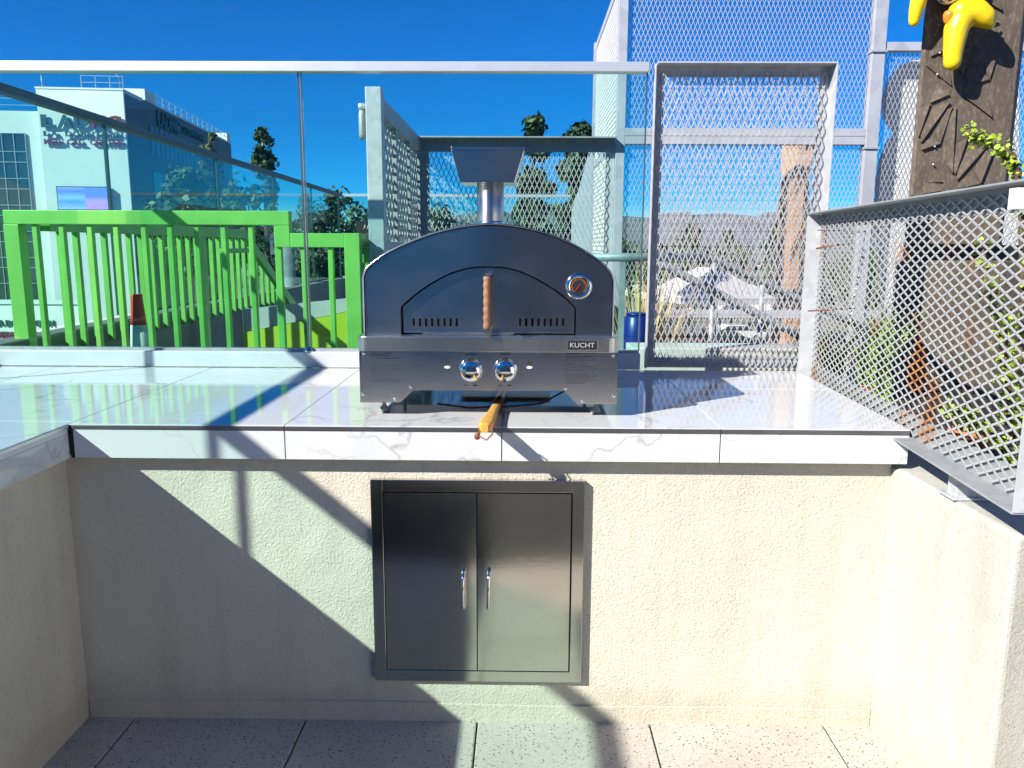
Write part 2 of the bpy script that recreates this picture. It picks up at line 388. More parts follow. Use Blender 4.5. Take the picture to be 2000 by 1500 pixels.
LEAF_SUCC = make_leaf('succulent_leaves', (.20, .31, .02), (.36, .44, .05), 20)
LEAF_GRASS = make_leaf('bright_strap_leaves', (.14, .30, .03), (.30, .46, .07), 12)
LEAF_DRY = make_leaf('dry_straw', (.42, .33, .14), (.60, .48, .22), 12)
BARK = M('brown_bark', (.10, .065, .045), .9, 0, .25, 12, .4, 20)
HILL = M('hazy_scrub_hillside', (.115, .125, .135), .95, 0, .3, .004)
GROUND = M('town_ground', (.20, .19, .165), .95, 0, .35, .03)
ASPHALT = M('asphalt', (.06, .06, .065), .9, 0, .15, .8)
ROOF_TILE = M('brown_roof_shingle', (.20, .12, .09), .9, 0, .2, 1)
HOUSE_WALL = M('beige_house_wall', (.55, .50, .42), .9, 0, .1, .5)
CANVAS = M('off_white_canvas', (.50, .47, .46), .8, 0, .06, .5)
CAR_PAINT = [M('white_car_paint', (.70, .70, .70), .25, 0, .02, 1, coat=.6), M('black_car_paint', (.02, .02, .025), .2, 0, .02, 1, coat=.6), M('silver_car_paint', (.42, .43, .45), .28, .5, .02, 1, coat=.6)]
TYRE = M('tyre_rubber', (.02, .02, .02), .8)
def make_screen():
    m, nt, b = new_mat('video_screen_image'); v = nt.nodes.new('ShaderNodeTexCoord').outputs['Generated']
    sep = nt.nodes.new('ShaderNodeSeparateXYZ'); nt.links.new(v, sep.inputs[0])
    c1 = ramp(nt, sep.outputs['Z'], [(.0, (.25, .40, .75)), (.35, (.10, .22, .75)), (.55, (.25, .40, .85)), (.8, (.12, .16, .70)), (1, (.28, .28, .80))])
    c2 = ramp(nt, sep.outputs['Z'], [(.0, (.55, .20, .75)), (.4, (.50, .25, .85)), (.6, (.15, .18, .70)), (1, (.12, .20, .75))])
    h = ramp(nt, sep.outputs['X'], [(.5, (0, 0, 0)), (.56, (1, 1, 1))])
    n = noise(nt, 14, 5, .7, scaled(nt, v, (1, 1, 3))); c = mixc(nt, h, c1, c2); c = mixc(nt, ramp(nt, n, [(.55, (0, 0, 0)), (.68, (.7, .7, .7))]), c, (.45, .62, .95))
    nt.links.new(c, b.inputs['Base Color']); nt.links.new(c, b.inputs['Emission Color']); b.inputs['Emission Strength'].default_value = .45; b.inputs['Roughness'].default_value = .3
    return m
SCREEN = make_screen()

def text_mesh(txt, size, depth, bold=0.0, fit=None):
    cu = bpy.data.curves.new('lettering', 'FONT'); cu.body = txt; cu.size = size; cu.extrude = depth / 2; cu.offset = bold; cu.resolution_u = 3
    cu.align_x = 'LEFT'
    o = bpy.data.objects.new('lettering', cu); col.objects.link(o)
    dg = bpy.context.evaluated_depsgraph_get(); me = bpy.data.meshes.new_from_object(o.evaluated_get(dg))
    bpy.data.objects.remove(o); bpy.data.curves.remove(cu)
    v = np.zeros(len(me.vertices) * 3); me.vertices.foreach_get('co', v); v = v.reshape(-1, 3)
    return me, v
def put_text(name, txt, mat, parent, x0, x1, y, z0, z1, depth=.002, bold=0.0):
    """letters facing -y that fill the box x0..x1, z0..z1 with their front at y"""
    me, v = text_mesh(txt, 1.0, 1.0, bold)
    mn, mx = v.min(0), v.max(0); s = (mx - mn); s[s == 0] = 1
    w = np.empty_like(v); w[:, 0] = (v[:, 0] - mn[0]) / s[0] * (x1 - x0) + x0; w[:, 2] = (v[:, 1] - mn[1]) / s[1] * (z1 - z0) + z0
    w[:, 1] = y + (1 - (v[:, 2] - mn[2]) / s[2]) * depth
    c = (w.min(0) + w.max(0)) / 2; me.vertices.foreach_set('co', (w - c).ravel()); me.update()
    me.materials.clear(); me.materials.append(mat)
    o = bpy.data.objects.new(name, me); col.objects.link(o); ORG[o.name] = Vector(c)
    o.parent = parent; o.location = Vector(c) - ORG[parent.name]; return o

# ================================================================== SETTING
XC, XR, ZT, ZB, OV, YB = -1.256, 1.036, .908, .8118, -.042, 1.005
PW = .5134
floor = MB().box(-2.6, 6.5, -14, 1.1, -.3, -.028).build('terrace_floor', GROUT, kind='structure')
slab = MB().box(-PW / 2 + .0025, PW / 2 - .0025, -PW / 2 + .0025, PW / 2 - .0025, -.02, .02).build('paving_slab', PAVER, floor, bevel=.003)
first = True
for i in range(-1, 12):
    for j in range(0, 14):
        cx = -1.1552 - PW / 2 + PW * i; cy = -PW / 2 - PW * j
        if cx + PW / 2 < -1.4 and j < 7: continue
        loc = (cx, cy, -.0215 + rnd.uniform(-.001, .001))
        if first: slab.location = Vector(loc) - ORG[floor.name]; first = False
        else: share(slab, loc, floor, rot=(rnd.uniform(-.0015, .0015), rnd.uniform(-.0015, .0015), 0))
MB().box(-2.6, 14, 1.1, 8.95, -.3, -.004).build('walkway', CONCRETE, kind='structure')
MB().box(-2.62, 14, -30, 8.97, -6.2, -.31).build('podium_building_mass', CONCRETE, kind='structure')
# town ground, one sheet to the horizon
g = MB(); g.add([(-4500, -900, -6.2), (4500, -900, -6.2), (4500, 4200, -6.2), (-4500, 4200, -6.2)], [(0, 1, 2, 3)]); g.build('town_ground', GROUND, kind='structure')
g = MB(); g.add([(-200, 58, -6.19), (200, 62, -6.19), (200, 76, -6.19), (-200, 67, -6.19)], [(0, 1, 2, 3)]); g.build('road', ASPHALT, kind='structure')
# mountain range on the horizon
mt = MB(); nx = 120; rows = [(2600, -8, 0), (2800, .35, 1), (3000, .7, 1), (3200, 1.0, 1), (3700, -8, 0)]
def ridge(x): return 105 + 48 * math.sin(x / 530 + .6) + 26 * math.sin(x / 210 + 2) + 12 * math.sin(x / 83) + 6 * math.sin(x / 31 + 1)
vv = []
for (yy, k, on) in rows:
    for i in range(nx + 1):
        x = -4200 + 8400 * i / nx; h = ridge(x) * k if on else k
        vv.append((x + 25 * math.sin(i * 3.1 + yy), yy + (60 * math.sin(i * 1.7 + yy) if on else 0), h + (9 * math.sin(i * 2.3 + yy) if on and k < 1 else 0)))
ff = [(r * (nx + 1) + i, r * (nx + 1) + i + 1, (r + 1) * (nx + 1) + i + 1, (r + 1) * (nx + 1) + i) for r in range(len(rows) - 1) for i in range(nx)]
mt.add(vv, ff, True); mt.build('mountains', HILL, kind='structure')

# ================================================================== COUNTER
ct = thing('kitchen_counter', 'cream stuccoed outdoor counter topped with glossy white veined porcelain tiles', 'counter', (0, 0, 0))
XL = XC - .04          # stucco faces sit back under the tile overhang
w = MB().box(XL - 1.0, XR, 0, YB + .08, -.02, ZB - .002); w.build('stucco_wall', STUCCO, ct)
MB().box(XL - 1.0, XL, -3.2, -.002, -.02, ZB - .002).build('stucco_wall', STUCCO, ct)
# stucco foot along the wall
MB().prism([(XL + .003, -.015), (XR, -.015), (XR, .05), (.6, .056), (.1, .052), (-.5, .06), (XL + .003, .052)], -.006, -.0005).build('plaster_skirting', STUCCO, ct, bevel=.004)
# top tiles: main run in columns, slanted at its far end along the fence
def top_tile(poly):
    return MB().prism(poly, ZT - .012, ZT, 'z').build('counter_tile', MARBLE, ct, bevel=.0012)
gp = .0012
xs = [XC, XC + .6, XC + 1.2, XC + 1.8]
ye = lambda y: 1.06 + (y + .042) * .045
for (y0, y1) in ((OV, .588), (.588, YB)):
    for a, b_ in zip(xs[:-1], xs[1:]): top_tile([(a + gp, y0 + gp), (b_ - gp, y0 + gp), (b_ - gp, y1 - gp), (a + gp, y1 - gp)])
    top_tile([(xs[-1] + gp, y0 + gp), (ye(y0) - gp, y0 + gp), (ye(y1) - gp, y1 - gp), (xs[-1] + gp, y1 - gp)])
for (x0, x1) in ((-2.262, -1.888), (-1.888, XC)):
    for (y0, y1) in ((.588, YB), (-.012, .588), (-.612, -.012), (-1.212, -.612), (-1.812, -1.212), (-2.412, -1.812), (-3.012, -2.412)):
        if x1 == XC and y0 < OV: y1 = min(y1, y1)
        top_tile([(x0 + gp, y0 + gp), (x1 - gp, y0 + gp), (x1 - gp, y1 - gp), (x0 + gp, y1 - gp)])
MB().prism([(-2.26, -3.01), (XC - .02, -3.01), (XC - .02, OV + .03), (1.03, OV + .03), (1.07, YB - .01), (-2.26, YB - .01)], ZB + .012, ZT - .0125, 'z').build('counter_substrate', CONCRETE, ct)
# edge tiles and the dark metal trim above them
def edge(x0, x1, mat, name, y0, y1, z0, z1, bv): return MB().box(x0, x1, y0, y1, z0, z1).build(name, mat, ct, bevel=bv)
for a, b_ in zip([XC + .010] + xs[1:], xs[1:] + [1.059]):
    edge(a + .0015, b_ - .0015, MARBLE, 'edge_tile', OV, OV + .012, ZB, ZT - .0155, .0008)
    edge(a + .001, b_ - .001, TRIM, 'edge_trim', OV - .0015, OV + .010, ZT - .0148, ZT - .0025, .001)
MB().box(XC + .001, XC + .009, OV + .001, OV + .009, ZB, ZT - .003).build('corner_joint', BLACK, ct)
MB().box(1.047, 1.0585, OV + .0125, .3, ZB, ZT - .0125).build('edge_tile', MARBLE, ct)
yy = OV - .003
for k in range(5):
    MB().box(XC - .012, XC, yy - .6, yy - .002, ZB, ZT - .026).build('edge_tile', MARBLE, ct, bevel=.0008)
    MB().box(XC - .012, XC + .0005, yy - .6, yy - .002, ZT - .0135, ZT - .003).build('edge_trim', ALU, ct, bevel=.001)
    MB().box(XC - .010, XC - .001, yy - .6, yy - .002, ZT - .0255, ZT - .014).build('edge_trim', WHITE_PAINT, ct)
    yy -= .6

# low wall at the counter's end
lw = thing('low_wall', 'cream plastered low wall carrying the mesh fence beside the counter', 'wall', (1.15, -.27, 0))
ax, ay, bx_, by = 1.0365, 0.0, 1.052, -.545
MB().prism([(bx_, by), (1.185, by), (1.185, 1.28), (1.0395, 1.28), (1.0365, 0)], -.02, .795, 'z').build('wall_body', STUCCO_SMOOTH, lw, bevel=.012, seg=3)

# ================================================================== ACCESS DOORS
ad = thing('access_door_unit', 'brushed stainless steel double access door set in the stucco wall', 'cabinet door', (-.13, -.01, .136))
FX0, FX1, FZ0, FZ1 = -.4275, .177, .136, .7485
fr = MB()
t = .034
for (a, b_, c, d) in ((FX0, FX0 + t, FZ0, FZ1), (FX1 - t, FX1, FZ0, FZ1), (FX0 + t, FX1 - t, FZ0, FZ0 + t), (FX0 + t, FX1 - t, FZ1 - t, FZ1)): fr.box(a, b_, -.020, -.0005, c, d)
fr.build('frame', STEEL_DOOR, ad, bevel=.0015)
MB().box(FX0 + t, FX1 - t, -.0045, -.002, FZ0 + t, FZ1 - t).build('cavity', BLACK, ad)
xm = -.1268
for (a, b_, hx) in ((FX0 + t + .003, xm - .0015, xm - .038), (xm + .0015, FX1 - t - .004, xm + .034)):
    nxp, nzp = 24, 40; mb = MB(); vv = []
    z0, z1 = FZ0 + t + .003, FZ1 - t - .003
    for j in range(nzp + 1):      # sheet steel, pulled in a little round its handle
        for i in range(nxp + 1):
            x = a + (b_ - a) * i / nxp; z = z0 + (z1 - z0) * j / nzp
            vv.append((x, -.0215 - .0010 * math.sin(math.pi * i / nxp) * math.sin(math.pi * j / nzp) - .0014 * math.exp(-((x - hx) / .06) ** 2) * math.exp(-((z - .47) / .10) ** 2), z))
    mb.add(vv, [(j * (nxp + 1) + i, j * (nxp + 1) + i + 1, (j + 1) * (nxp + 1) + i + 1, (j + 1) * (nxp + 1) + i) for j in range(nzp) for i in range(nxp)], True)
    mb.box(a, b_, -.0214, -.0055, z0, z1)
    d = mb.build('door', STEEL_DOOR, ad)
    h = MB(); zc = .43; L = .055
    pts = [(hx, -.022, zc + L), (hx, -.045, zc + L - .006), (hx, -.055, zc + L * .6), (hx, -.058, zc), (hx, -.055, zc - L * .6), (hx, -.045, zc - L + .006), (hx, -.022, zc - L)]
    h.tube(pts, [.007, .0062, .005, .0045, .005, .0062, .007], 10); h.build('handle', CHROME, d)

# ================================================================== GLASS GUARDS
def guard_x(root, segs, y, zb, zt_, cap_x0, cap_x1, curb=True):
    for (a, b_) in segs: MB().box(a, b_, y - .006, y + .006, zb, zt_ + .008).build('glass_panel', GLASS, root)
    MB().box(cap_x0, cap_x1, y - .024, y + .024, zt_, zt_ + .037).build('handrail_cap', ALU, root, bevel=.003)
gb = thing('glass_guard', 'green tinted glass guard with white metal cap along the counter back', 'glass railing', (-.9, 1.045, .908))
guard_x(gb, [(-2.225, -.879), (-.861, .468)], 1.045, .966, 2.056, -2.25, .476)
MB().box(-2.26, .474, YB, YB + .10, ZT + .0005, .974).build('base_curb', CURB, gb, bevel=.004)
MB().box(-2.25, .470, 1.030, 1.060, .9745, .984).build('base_channel', GALV_DARK, gb)
MB().box(-.8775, -.8735, 1.040, 1.050, .985, 2.055).build('joint_seal', GLASS_EDGE, gb); MB().box(-.8655, -.8625, 1.040, 1.050, .985, 2.055).build('joint_seal', GLASS_EDGE, gb); MB().box(-.8712, -.8690, 1.043, 1.047, .985, 2.055).build('joint_gasket', ALU, gb)
MB().lathe([(.022, 0), (.022, .004), (.012, .008), (.010, .02)], (-.870, 1.022, .9745)).build('joint_foot', CHROME, gb)
MB().box(.4695, .4735, 1.037, 1.053, .984, 2.055).build('joint_seal', GLASS_EDGE, gb)
gl = thing('glass_guard', 'glass guard with metal cap along the outer edge of the counter wing', 'glass railing', (-2.23, -1, .908))
ys = [1.005, .478, -1.06, -2.6]
for a, b_ in zip(ys[:-1], ys[1:]): MB().box(-2.236, -2.224, b_ + .009, a - .009, .966, 2.064).build('glass_panel', GLASS, gl)
MB().box(-2.254, -2.206, -2.6, 1.019, 2.056, 2.093).build('handrail_cap', ALU, gl, bevel=.003)
MB().box(-2.262, -2.20, -2.6, 1.004, ZT + .0005, .974).build('base_curb', CURB, gl)
for y in ys[1:3]: MB().box(-2.238, -2.222, y - .009, y + .009, .975, 2.055).build('joint_seal', GLASS_EDGE, gl)
# guard along the walkway beyond, and the one across its far end
gs = thing('glass_guard', 'long glass guard with dark cap running away beside the green stair', 'glass railing', (-2.4, 5, 0))
ys = [1.15, 2.37, 4.1, 5.6, 7.1, 8.6]
gx = lambda y: -2.30 - .022 * (y - 1.15)
for a, b_ in zip(ys[:-1], ys[1:]):
    MB().beam((gx(a + .01), a + .01, 1.53), (gx(b_ - .01), b_ - .01, 1.53), .012, 1.06).build('glass_panel', GLASS, gs)
    MB().box(gx(b_) - .008, gx(b_) + .008, b_ - .009, b_ + .009, 1.0, 2.05).build('joint_seal', GLASS_EDGE, gs)
MB().beam((gx(1.12), 1.12, 2.073), (gx(8.66), 8.66, 2.073), .055, .04).build('handrail_cap', TEAL_CAP, gs, bevel=.003)
MB().beam((gx(1.15) , 1.15, .49), (gx(8.66), 8.66, .49), .12, .97).build('base_curb', DARK_CURB, gs)
gf = thing('glass_guard', 'far glass guard with bright white cap closing the walkway end', 'glass railing', (-.9, 8.68, 0))
guard_x(gf, [(-2.4, -1.45), (-1.43, -.45), (-.43, .60)], 8.68, .98, 2.05, -2.46, .62)
MB().box(-2.46, .62, 8.62, 8.74, 0, .975).build('base_curb', CONCRETE, gf)

# ================================================================== MESH GATE, FENCE, SCREENS
def frame_y(root, x0, x1, y, z0, z1, fl=.042, lip=.07, mat=GALV, bottom=True, nm='frame_bar'):
    """angle-iron frame facing -y: a flange in the sheet's plane, a lip towards the front"""
    th = .006
    MB().box(x0, x0 + fl, y, y + th, z0, z1).box(x0, x0 + th, y - .03, y, z0, z1).build(nm, mat, root, bevel=.001)
    MB().box(x1 - fl, x1, y, y + th, z0, z1).box(x1 - th, x1, y - lip, y, z0, z1).build(nm, mat, root, bevel=.001)
    MB().box(x0 + fl, x1 - fl, y, y + th, z1 - fl, z1).box(x0 + th, x1 - th, y - lip, y - .0005, z1 - th, z1).build(nm, mat, root, bevel=.001)
    if bottom: MB().box(x0 + fl, x1 - fl, y, y + th, z0, z0 + fl).build(nm, mat, root, bevel=.001)
gate = thing('mesh_gate', 'galvanised expanded metal gate panel standing at the end of the counter', 'gate', (.83, 1.02, .91))
frame_y(gate, .498, 1.178, 1.055, .912, 2.086)
strand_mesh((.512, 1.047, .92), (1, 0, 0), (0, 0, 1), .65, 1.13, .0245, .060, .0043, .0016).build('expanded_mesh', MESH, gate, kind='stuff')

fe = thing('mesh_fence', 'diamond mesh fence with rust stains mounted above the cream low wall', 'fence', (1.08, .2, .8))
A = Vector((1.150, .985, 0)); Bf = Vector((1.0115, -.668, 0)); D = (Bf - A).normalized(); NF = Vector((0, 0, 1)).cross(D)   # NF points to +x or -x
if NF.x > 0: NF = -NF
LF = (Bf - A).length; Z0, Z1 = .882, 1.530
def fbar(p, q, wN, hZ, off, name='frame_bar', mat=GALV_DARK):
    a = p + NF * off; b_ = q + NF * off
    return MB().beam(a, b_, wN, hZ).build(name, mat, fe, bevel=.001)
zz = lambda P, z: Vector((P.x, P.y, z))
fbar(zz(A, Z1 - .030), zz(Bf, Z1 - .030), .005, .058, -.006); fbar(zz(A, Z1 - .0025), zz(Bf, Z1 - .0025), .055, .005, .024)
fbar(zz(A, Z0 + .034), zz(Bf, Z0 + .034), .005, .062, -.006); fbar(zz(A, Z0 + .0025), zz(Bf, Z0 + .0025), .055, .005, .024)
for P, s_ in ((A, 1), (Bf, -1)):
    P2 = P + D * (.025 * s_)
    MB().beam(zz(P2, Z0 + .005) - NF * .006, zz(P2, Z1 - .006) - NF * .006, .005, .05, D).build('frame_bar', GALV, fe)
    MB().beam(zz(P, Z0 + .005) + NF * .022, zz(P, Z1 - .006) + NF * .022, .005, .055, NF).build('frame_bar', GALV, fe)
O = zz(A + D * .012 + NF * .003, Z0 + .014)
strand_mesh(O, D, (0, 0, 1), LF - .02, Z1 - Z0 - .03, .061, .0262, .0055, .0019).build('expanded_mesh', RUST_MESH, fe, kind='stuff')
for s_ in (.33, 1.27):
    P = A + D * s_
    MB().box(P.x + .01, P.x + .075, P.y - .022, P.y + .022, .796, Z0 - .001).box(P.x - .005, P.x + .10, P.y - .035, P.y + .035, .7965, .803).build('wall_bracket', GALV, fe, bevel=.002)
cb = MB().box(0, .032, 0, .03, 0, .04); o = cb.build('fixing_clip', WHITE_PAINT, fe); o.location = at(1995, 388, y=-.58) - ORG[fe.name]
for zc, lst in ((1.395, [(1.10, .87), (1.13, .80), (1.20, .78)]), (1.16, [(1.09, .88), (1.13, .80), (1.22, .77)])):
    MB().tube([(x, y, zc + .01 * i) for i, (x, y) in enumerate(lst)], .0035, 6).build('tie_wire', RUST, fe)

# open steel screen tower beyond
TY = 3.0
tw = thing('screen_tower', 'tall grey painted steel frame filled with fine expanded metal sheets', 'mesh screen', (1.4, 3, 0))
def tb(x0, x1, z0, z1, name='post', y=TY, d=.055): return MB().box(x0, x1, y - d / 2, y + d / 2, z0, z1).build(name, PAINT_GREY, tw, bevel=.002)
tb(.572, .628, .0, 3.05); p2 = tb(2.118, 2.196, .0, 3.4, d=.07); tb(3.6, 3.67, 0, 2.64)
for z in (2.005, 2.575): MB().box(2.110, 2.204, TY - .045, TY + .045, z, z + .012).build('collar', ALU, tw)
tb(.629, 2.117, 2.082, 2.128, 'crossbeam'); tb(.629, 2.117, 2.032, 2.080, 'crossbeam', d=.053); tb(.629, 2.117, 3.0, 3.05, 'crossbeam')
tb(2.197, 3.599, 2.585, 2.635, 'crossbeam'); tb(2.197, 3.599, .95, 1.0, 'crossbeam'); tb(.629, 2.117, .95, 1.0, 'crossbeam')
for (a, b_, z0, z1) in ((.63, 2.116, 2.13, 2.998), (.63, 2.116, 1.002, 2.03), (2.198, 3.598, 1.002, 2.583)):
    strand_mesh((a, TY, z0), (1, 0, 0), (0, 0, 1), b_ - a, z1 - z0, .0275, .0665, .0034, .0015).build('expanded_mesh', MESH, tw, kind='stuff')
# its returning side, nearly edge on
MB().box(.585, .600, TY + .03, 4.72, 3.0, 3.05).build('crossbeam', PAINT_GREY, tw); MB().box(.570, .62, 4.72, 4.77, 0, 3.05).build('post', PAINT_GREY, tw)
MB().box(.585, .600, TY + .03, 4.72, 2.05, 2.09).build('crossbeam', PAINT_GREY, tw)
strand_mesh((.592, TY + .03, 1.0), (0, 1, 0), (0, 0, 1), 1.69, 2.0, .0275, .0665, .005, .002, 30).build('expanded_mesh', MESH, tw, kind='stuff')
MB().prism([(4.8, 1.0), (8.0, 1.0), (8.0, 1.85), (6.6, 2.05), (4.8, 2.4)], .60, .63, 'x').build('side_panel', PAINT_GREY, tw)

# mesh fence behind the oven
mf = thing('mesh_fence', 'grey steel framed mesh fence across the walkway behind the oven', 'fence', (0, 3, 0))
MB().box(-.655, .570, TY - .10, TY + .0, 2.06, 2.068).box(-.655, .570, TY, TY + .008, 1.985, 2.060).build('frame_bar', GALV_DARK, mf)
MB().box(-.655, -.60, TY, TY + .008, .9, 1.984).build('frame_bar', GALV_DARK, mf); MB().box(.515, .570, TY, TY + .008, .9, 1.984).build('frame_bar', GALV, mf)
strand_mesh((-.63, TY - .008, .92), (1, 0, 0), (0, 0, 1), 1.17, 1.10, .031, .072, .0046, .0016).build('expanded_mesh', MESH, mf, kind='stuff')

# framed lattice wall running from near post to that fence
lwall = thing('lattice_wall', 'galvanised steel framed wall with slatted openings beyond the glass', 'wall', (-.66, 2.2, 0))
MB().box(-.706, -.634, 1.5, 1.572, 0, 2.092).build('post', GALV, lwall, bevel=.004)
MB().box(-.70, -.65, 1.573, 3.0, 1.985, 2.07).build('top_rail', GALV_DARK, lwall, bevel=.002)
for y in (2.03, 2.52, 2.96): MB().box(-.695, -.655, y, y + .045, 1.42, 1.984).build('mullion', GALV_DARK, lwall)
MB().box(-.70, -.65, 1.573, 3.0, .2, 1.418).build('lower_panel', PAINT_GREY, lwall)
for (a, b_) in ((1.60, 2.03), (2.08, 2.52), (2.57, 2.96)):
    strand_mesh((-.672, a, 1.43), (0, 1, 0), (0, 0, 1), b_ - a, .54, .10, .09, .014, .006).build('lattice', GALV_DARK, lwall, kind='stuff')
    for k in range(11): MB().beam((-.71, a + .02, 1.45 + .048 * k), (-.66, a + .09, 1.455 + .048 * k), .05, .008).build('slat', GALV, lwall)
for y, s_ in ((2.0, .11), (2.35, .09)): MB().box(-.648, -.58, y, y + s_, 1.28, 1.40).build('junction_box', GALV_DARK, lwall, bevel=.004)
MB().tube([(-.61, 2.0, 1.28), (-.60, 2.1, 1.25), (-.61, 2.6, 1.27)], .006, 6).build('cable', BLACK, lwall)
lp = MB().lathe([(.012, 0), (.016, .02), (.016, .10), (.013, .13)], (-.728, 1.535, 1.87), (0, 0, 1), 14); lp.build('wall_lamp', GALV_DARK, lwall)
MB().lathe([(.0165, 0), (.0165, .025)], (-.728, 1.535, 2.0), (0, 0, 1), 14).build('lamp_cap', ALU, lwall)

# ================================================================== GREEN STAIR RAILINGS
GY = 1.42
gr = thing('green_railing', 'bright lime green picket railing stepping down behind the counter glass', 'railing', (-1.5, GY, 0))
gxp = lambda px, z: at(px, 420, y=GY).x
X = lambda px: at(px, 440, y=GY).x
X2 = lambda px: at(px, 560, y=GY).x
zt1, zt2, rh = 1.548, 1.452, .062
x0, xstep, xend = X(14), X(568), X(704)
def gbox(a, b_, c, d, name, dd=.05): return MB().box(a, b_, GY - dd / 2, GY + dd / 2, c, d).build(name, GREEN, gr, bevel=.003)
gbox(x0, xstep, zt1 - rh, zt1, 'top_rail'); gbox(xstep - .068, xstep, zt2 - rh, zt1 - rh - .0005, 'step_rail', .049); gbox(xstep + .0005, xend - .07, zt2 - rh, zt2, 'top_rail')
gbox(x0, x0 + .068, .1, zt1 - rh - .0005, 'post', .06); gbox(xend - .0695, xend, .1, zt2 + .001, 'post', .06)
for px in (70, 122, 177, 228, 282, 333, 385, 437, 491): gbox(X(px) - .012, X(px) + .011, .12, zt1 - rh - .0005, 'picket', .028)
gbox(X(543) - .016, X(543) + .014, .12, zt1 - rh - .0005, 'picket', .028)
for px in (592, 645): gbox(X(px) - .012, X(px) + .011, .12, zt2 - rh - .0005, 'picket', .028)
MB().box(xend - .058, xend - .006, GY + .031, GY + 1.1, zt2 - rh, zt2 - .001).build('top_rail', GREEN, gr, bevel=.003)
for k in range(8): MB().box(xend - .044, xend - .018, GY + .14 + .12 * k, GY + .166 + .12 * k, .12, zt2 - rh - .0005).build('picket', GREEN, gr)

sr = thing('green_railing', 'shaded green picket railing beside the glass guard, falling along the stair', 'railing', (-2.2, 3.5, 0))
sx = lambda y: -2.19 - .012 * (y - 1.5)
MB().beam((sx(1.5), 1.5, 1.490), (sx(4.2), 4.2, 1.490), .05, .065).build('top_rail', GREEN, sr, bevel=.003)
MB().beam((sx(4.2), 4.2, 1.490), (sx(6.4), 6.4, .40), .05, .065).build('sloping_rail', GREEN, sr, bevel=.003)
MB().beam((sx(4.2) + .07, 4.2, 1.36), (sx(6.4) + .07, 6.4, .27), .035, .035).build('sloping_handrail', GREEN, sr)
MB().beam((sx(3.5) + .07, 3.5, 1.36), (sx(4.2) + .07, 4.2, 1.36), .035, .035).build('handrail', GREEN, sr)
for k in range(20):
    y = 1.62 + .135 * k; MB().box(sx(y) - .013, sx(y) + .013, y - .013, y + .013, .90 - .0 * k, 1.457).build('picket', GREEN, sr)
for k in range(14):
    y = 4.33 + .145 * k; z = 1.49 - (y - 4.2) * .4955
    MB().box(sx(y) - .013, sx(y) + .013, y - .013, y + .013, max(.02, z - 1.0), z - .035).build('picket', GREEN, sr)
MB().box(sx(3.3) - .03, sx(3.3) + .03, 3.27, 3.33, .1, 1.457).build('post', GREEN, sr)
st = thing('stair_wall', 'lime painted stair side wall low down behind the railing', 'wall', (-1.5, 3.4, 0))
MB().prism([(-1.95, 0), (-1.02, 0), (-1.02, 1.00), (-1.30, .93), (-1.95, .80)], 3.3, 3.42).build('wall_body', LIME, st)
MB().prism([(-1.95, .803), (-1.30, .933), (-1.02, 1.003), (-1.02, 1.06), (-1.95, .96)], 3.32, 3.40).build('coping', CONCRETE, st)
# cone
cn = thing('traffic_cone', 'tall slim red and white traffic cone standing behind the green pickets', 'traffic cone', (-1.93, 1.72, 0))
c0 = (-1.85, 1.62, 0)
MB().lathe([(.036, 1.02), (.033, 1.06), (.026, 1.155), (.026, 1.165)], c0).build('red_top', RED_PAINT, cn)
MB().lathe([(.066, .58), (.0365, 1.019)], c0).build('white_sleeve', WHITE_PAINT, cn)
MB().lathe([(.10, .035), (.0665, .579)], c0).build('red_body', RED_PAINT, cn)
MB().box(c0[0] - .16, c0[0] + .16, c0[1] - .16, c0[1] + .16, 0, .034).build('base', BLACK, cn, bevel=.01)
# small black sign on the far end of the railing
bs = thing('notice_board', 'small black notice board with white marks above the green rail end', 'sign', (-.93, 2.6, 0))
MB().box(-.99, -.87, 2.6, 2.615, 1.47, 1.545).build('board', BLACK, bs); MB().box(-.935, -.925, 2.6, 2.615, 0, 1.469).build('post', GALV_DARK, bs)
for k in range(3): MB().tube([(-.945 + .02 * k, 2.597, 1.495), (-.937 + .02 * k, 2.597, 1.52), (-.93 + .02 * k, 2.597, 1.50)], .002, 5).build('white_mark', WHITE_PRINT, bs)

# grey pipe handrails beyond the gate
ph = thing('pipe_handrail', 'grey pipe handrail sloping down behind the gate mesh', 'handrail', (.6, 2, 0))
MB().tube([(.30, 1.52, 1.350), (.60, 1.52, 1.352), (.92, 2.1, 1.352), (1.02, 2.15, 1.335), (1.60, 2.25, 1.085), (2.3, 2.35, .80)], .020, 10).build('upper_rail', GALV_DARK, ph)
MB().tube([(.62, 1.95, 1.345), (.74, 2.0, 1.30), (1.55, 2.1, .90), (1.9, 2.1, .70)], .022, 10).build('lower_rail', GALV_DARK, ph)
for x in (.455, ): MB().box(x - .012, x + .012, 1.495, 1.53, .02, 1.331).build('upright', GALV_DARK, ph)
for x, y, zt_ in ((1.3, 2.19, 1.2), (1.02, 2.13, 1.32)): MB().tube([(x, y, 0), (x, y, zt_)], .014, 8).build('upright', GALV_DARK, ph)
cw = thing('concrete_curb', 'pale rough concrete curb just beyond the gate foot', 'curb', (.9, 1.4, 0))
MB().box(.478, 1.5, 1.30, 1.50, 0, .962).build('curb_body', M('pale_concrete', (.60, .59, .55), .9, 0, .12, 8, .2, 60), cw, bevel=.006)
bb = thing('barrel', 'dark blue plastic barrel beside the pipe handrail post', 'barrel', (.55, 1.75, 0))
bl = MB().lathe([(.05, .3), (.062, .34), (.066, .55), (.068, .60), (.066, .62), (.066, .9), (.068, .93), (.066, .96), (.060, 1.055), (.05, 1.065)], (.565, 1.78, 0)); bl.build('drum', BLUE_PLASTIC, bb)
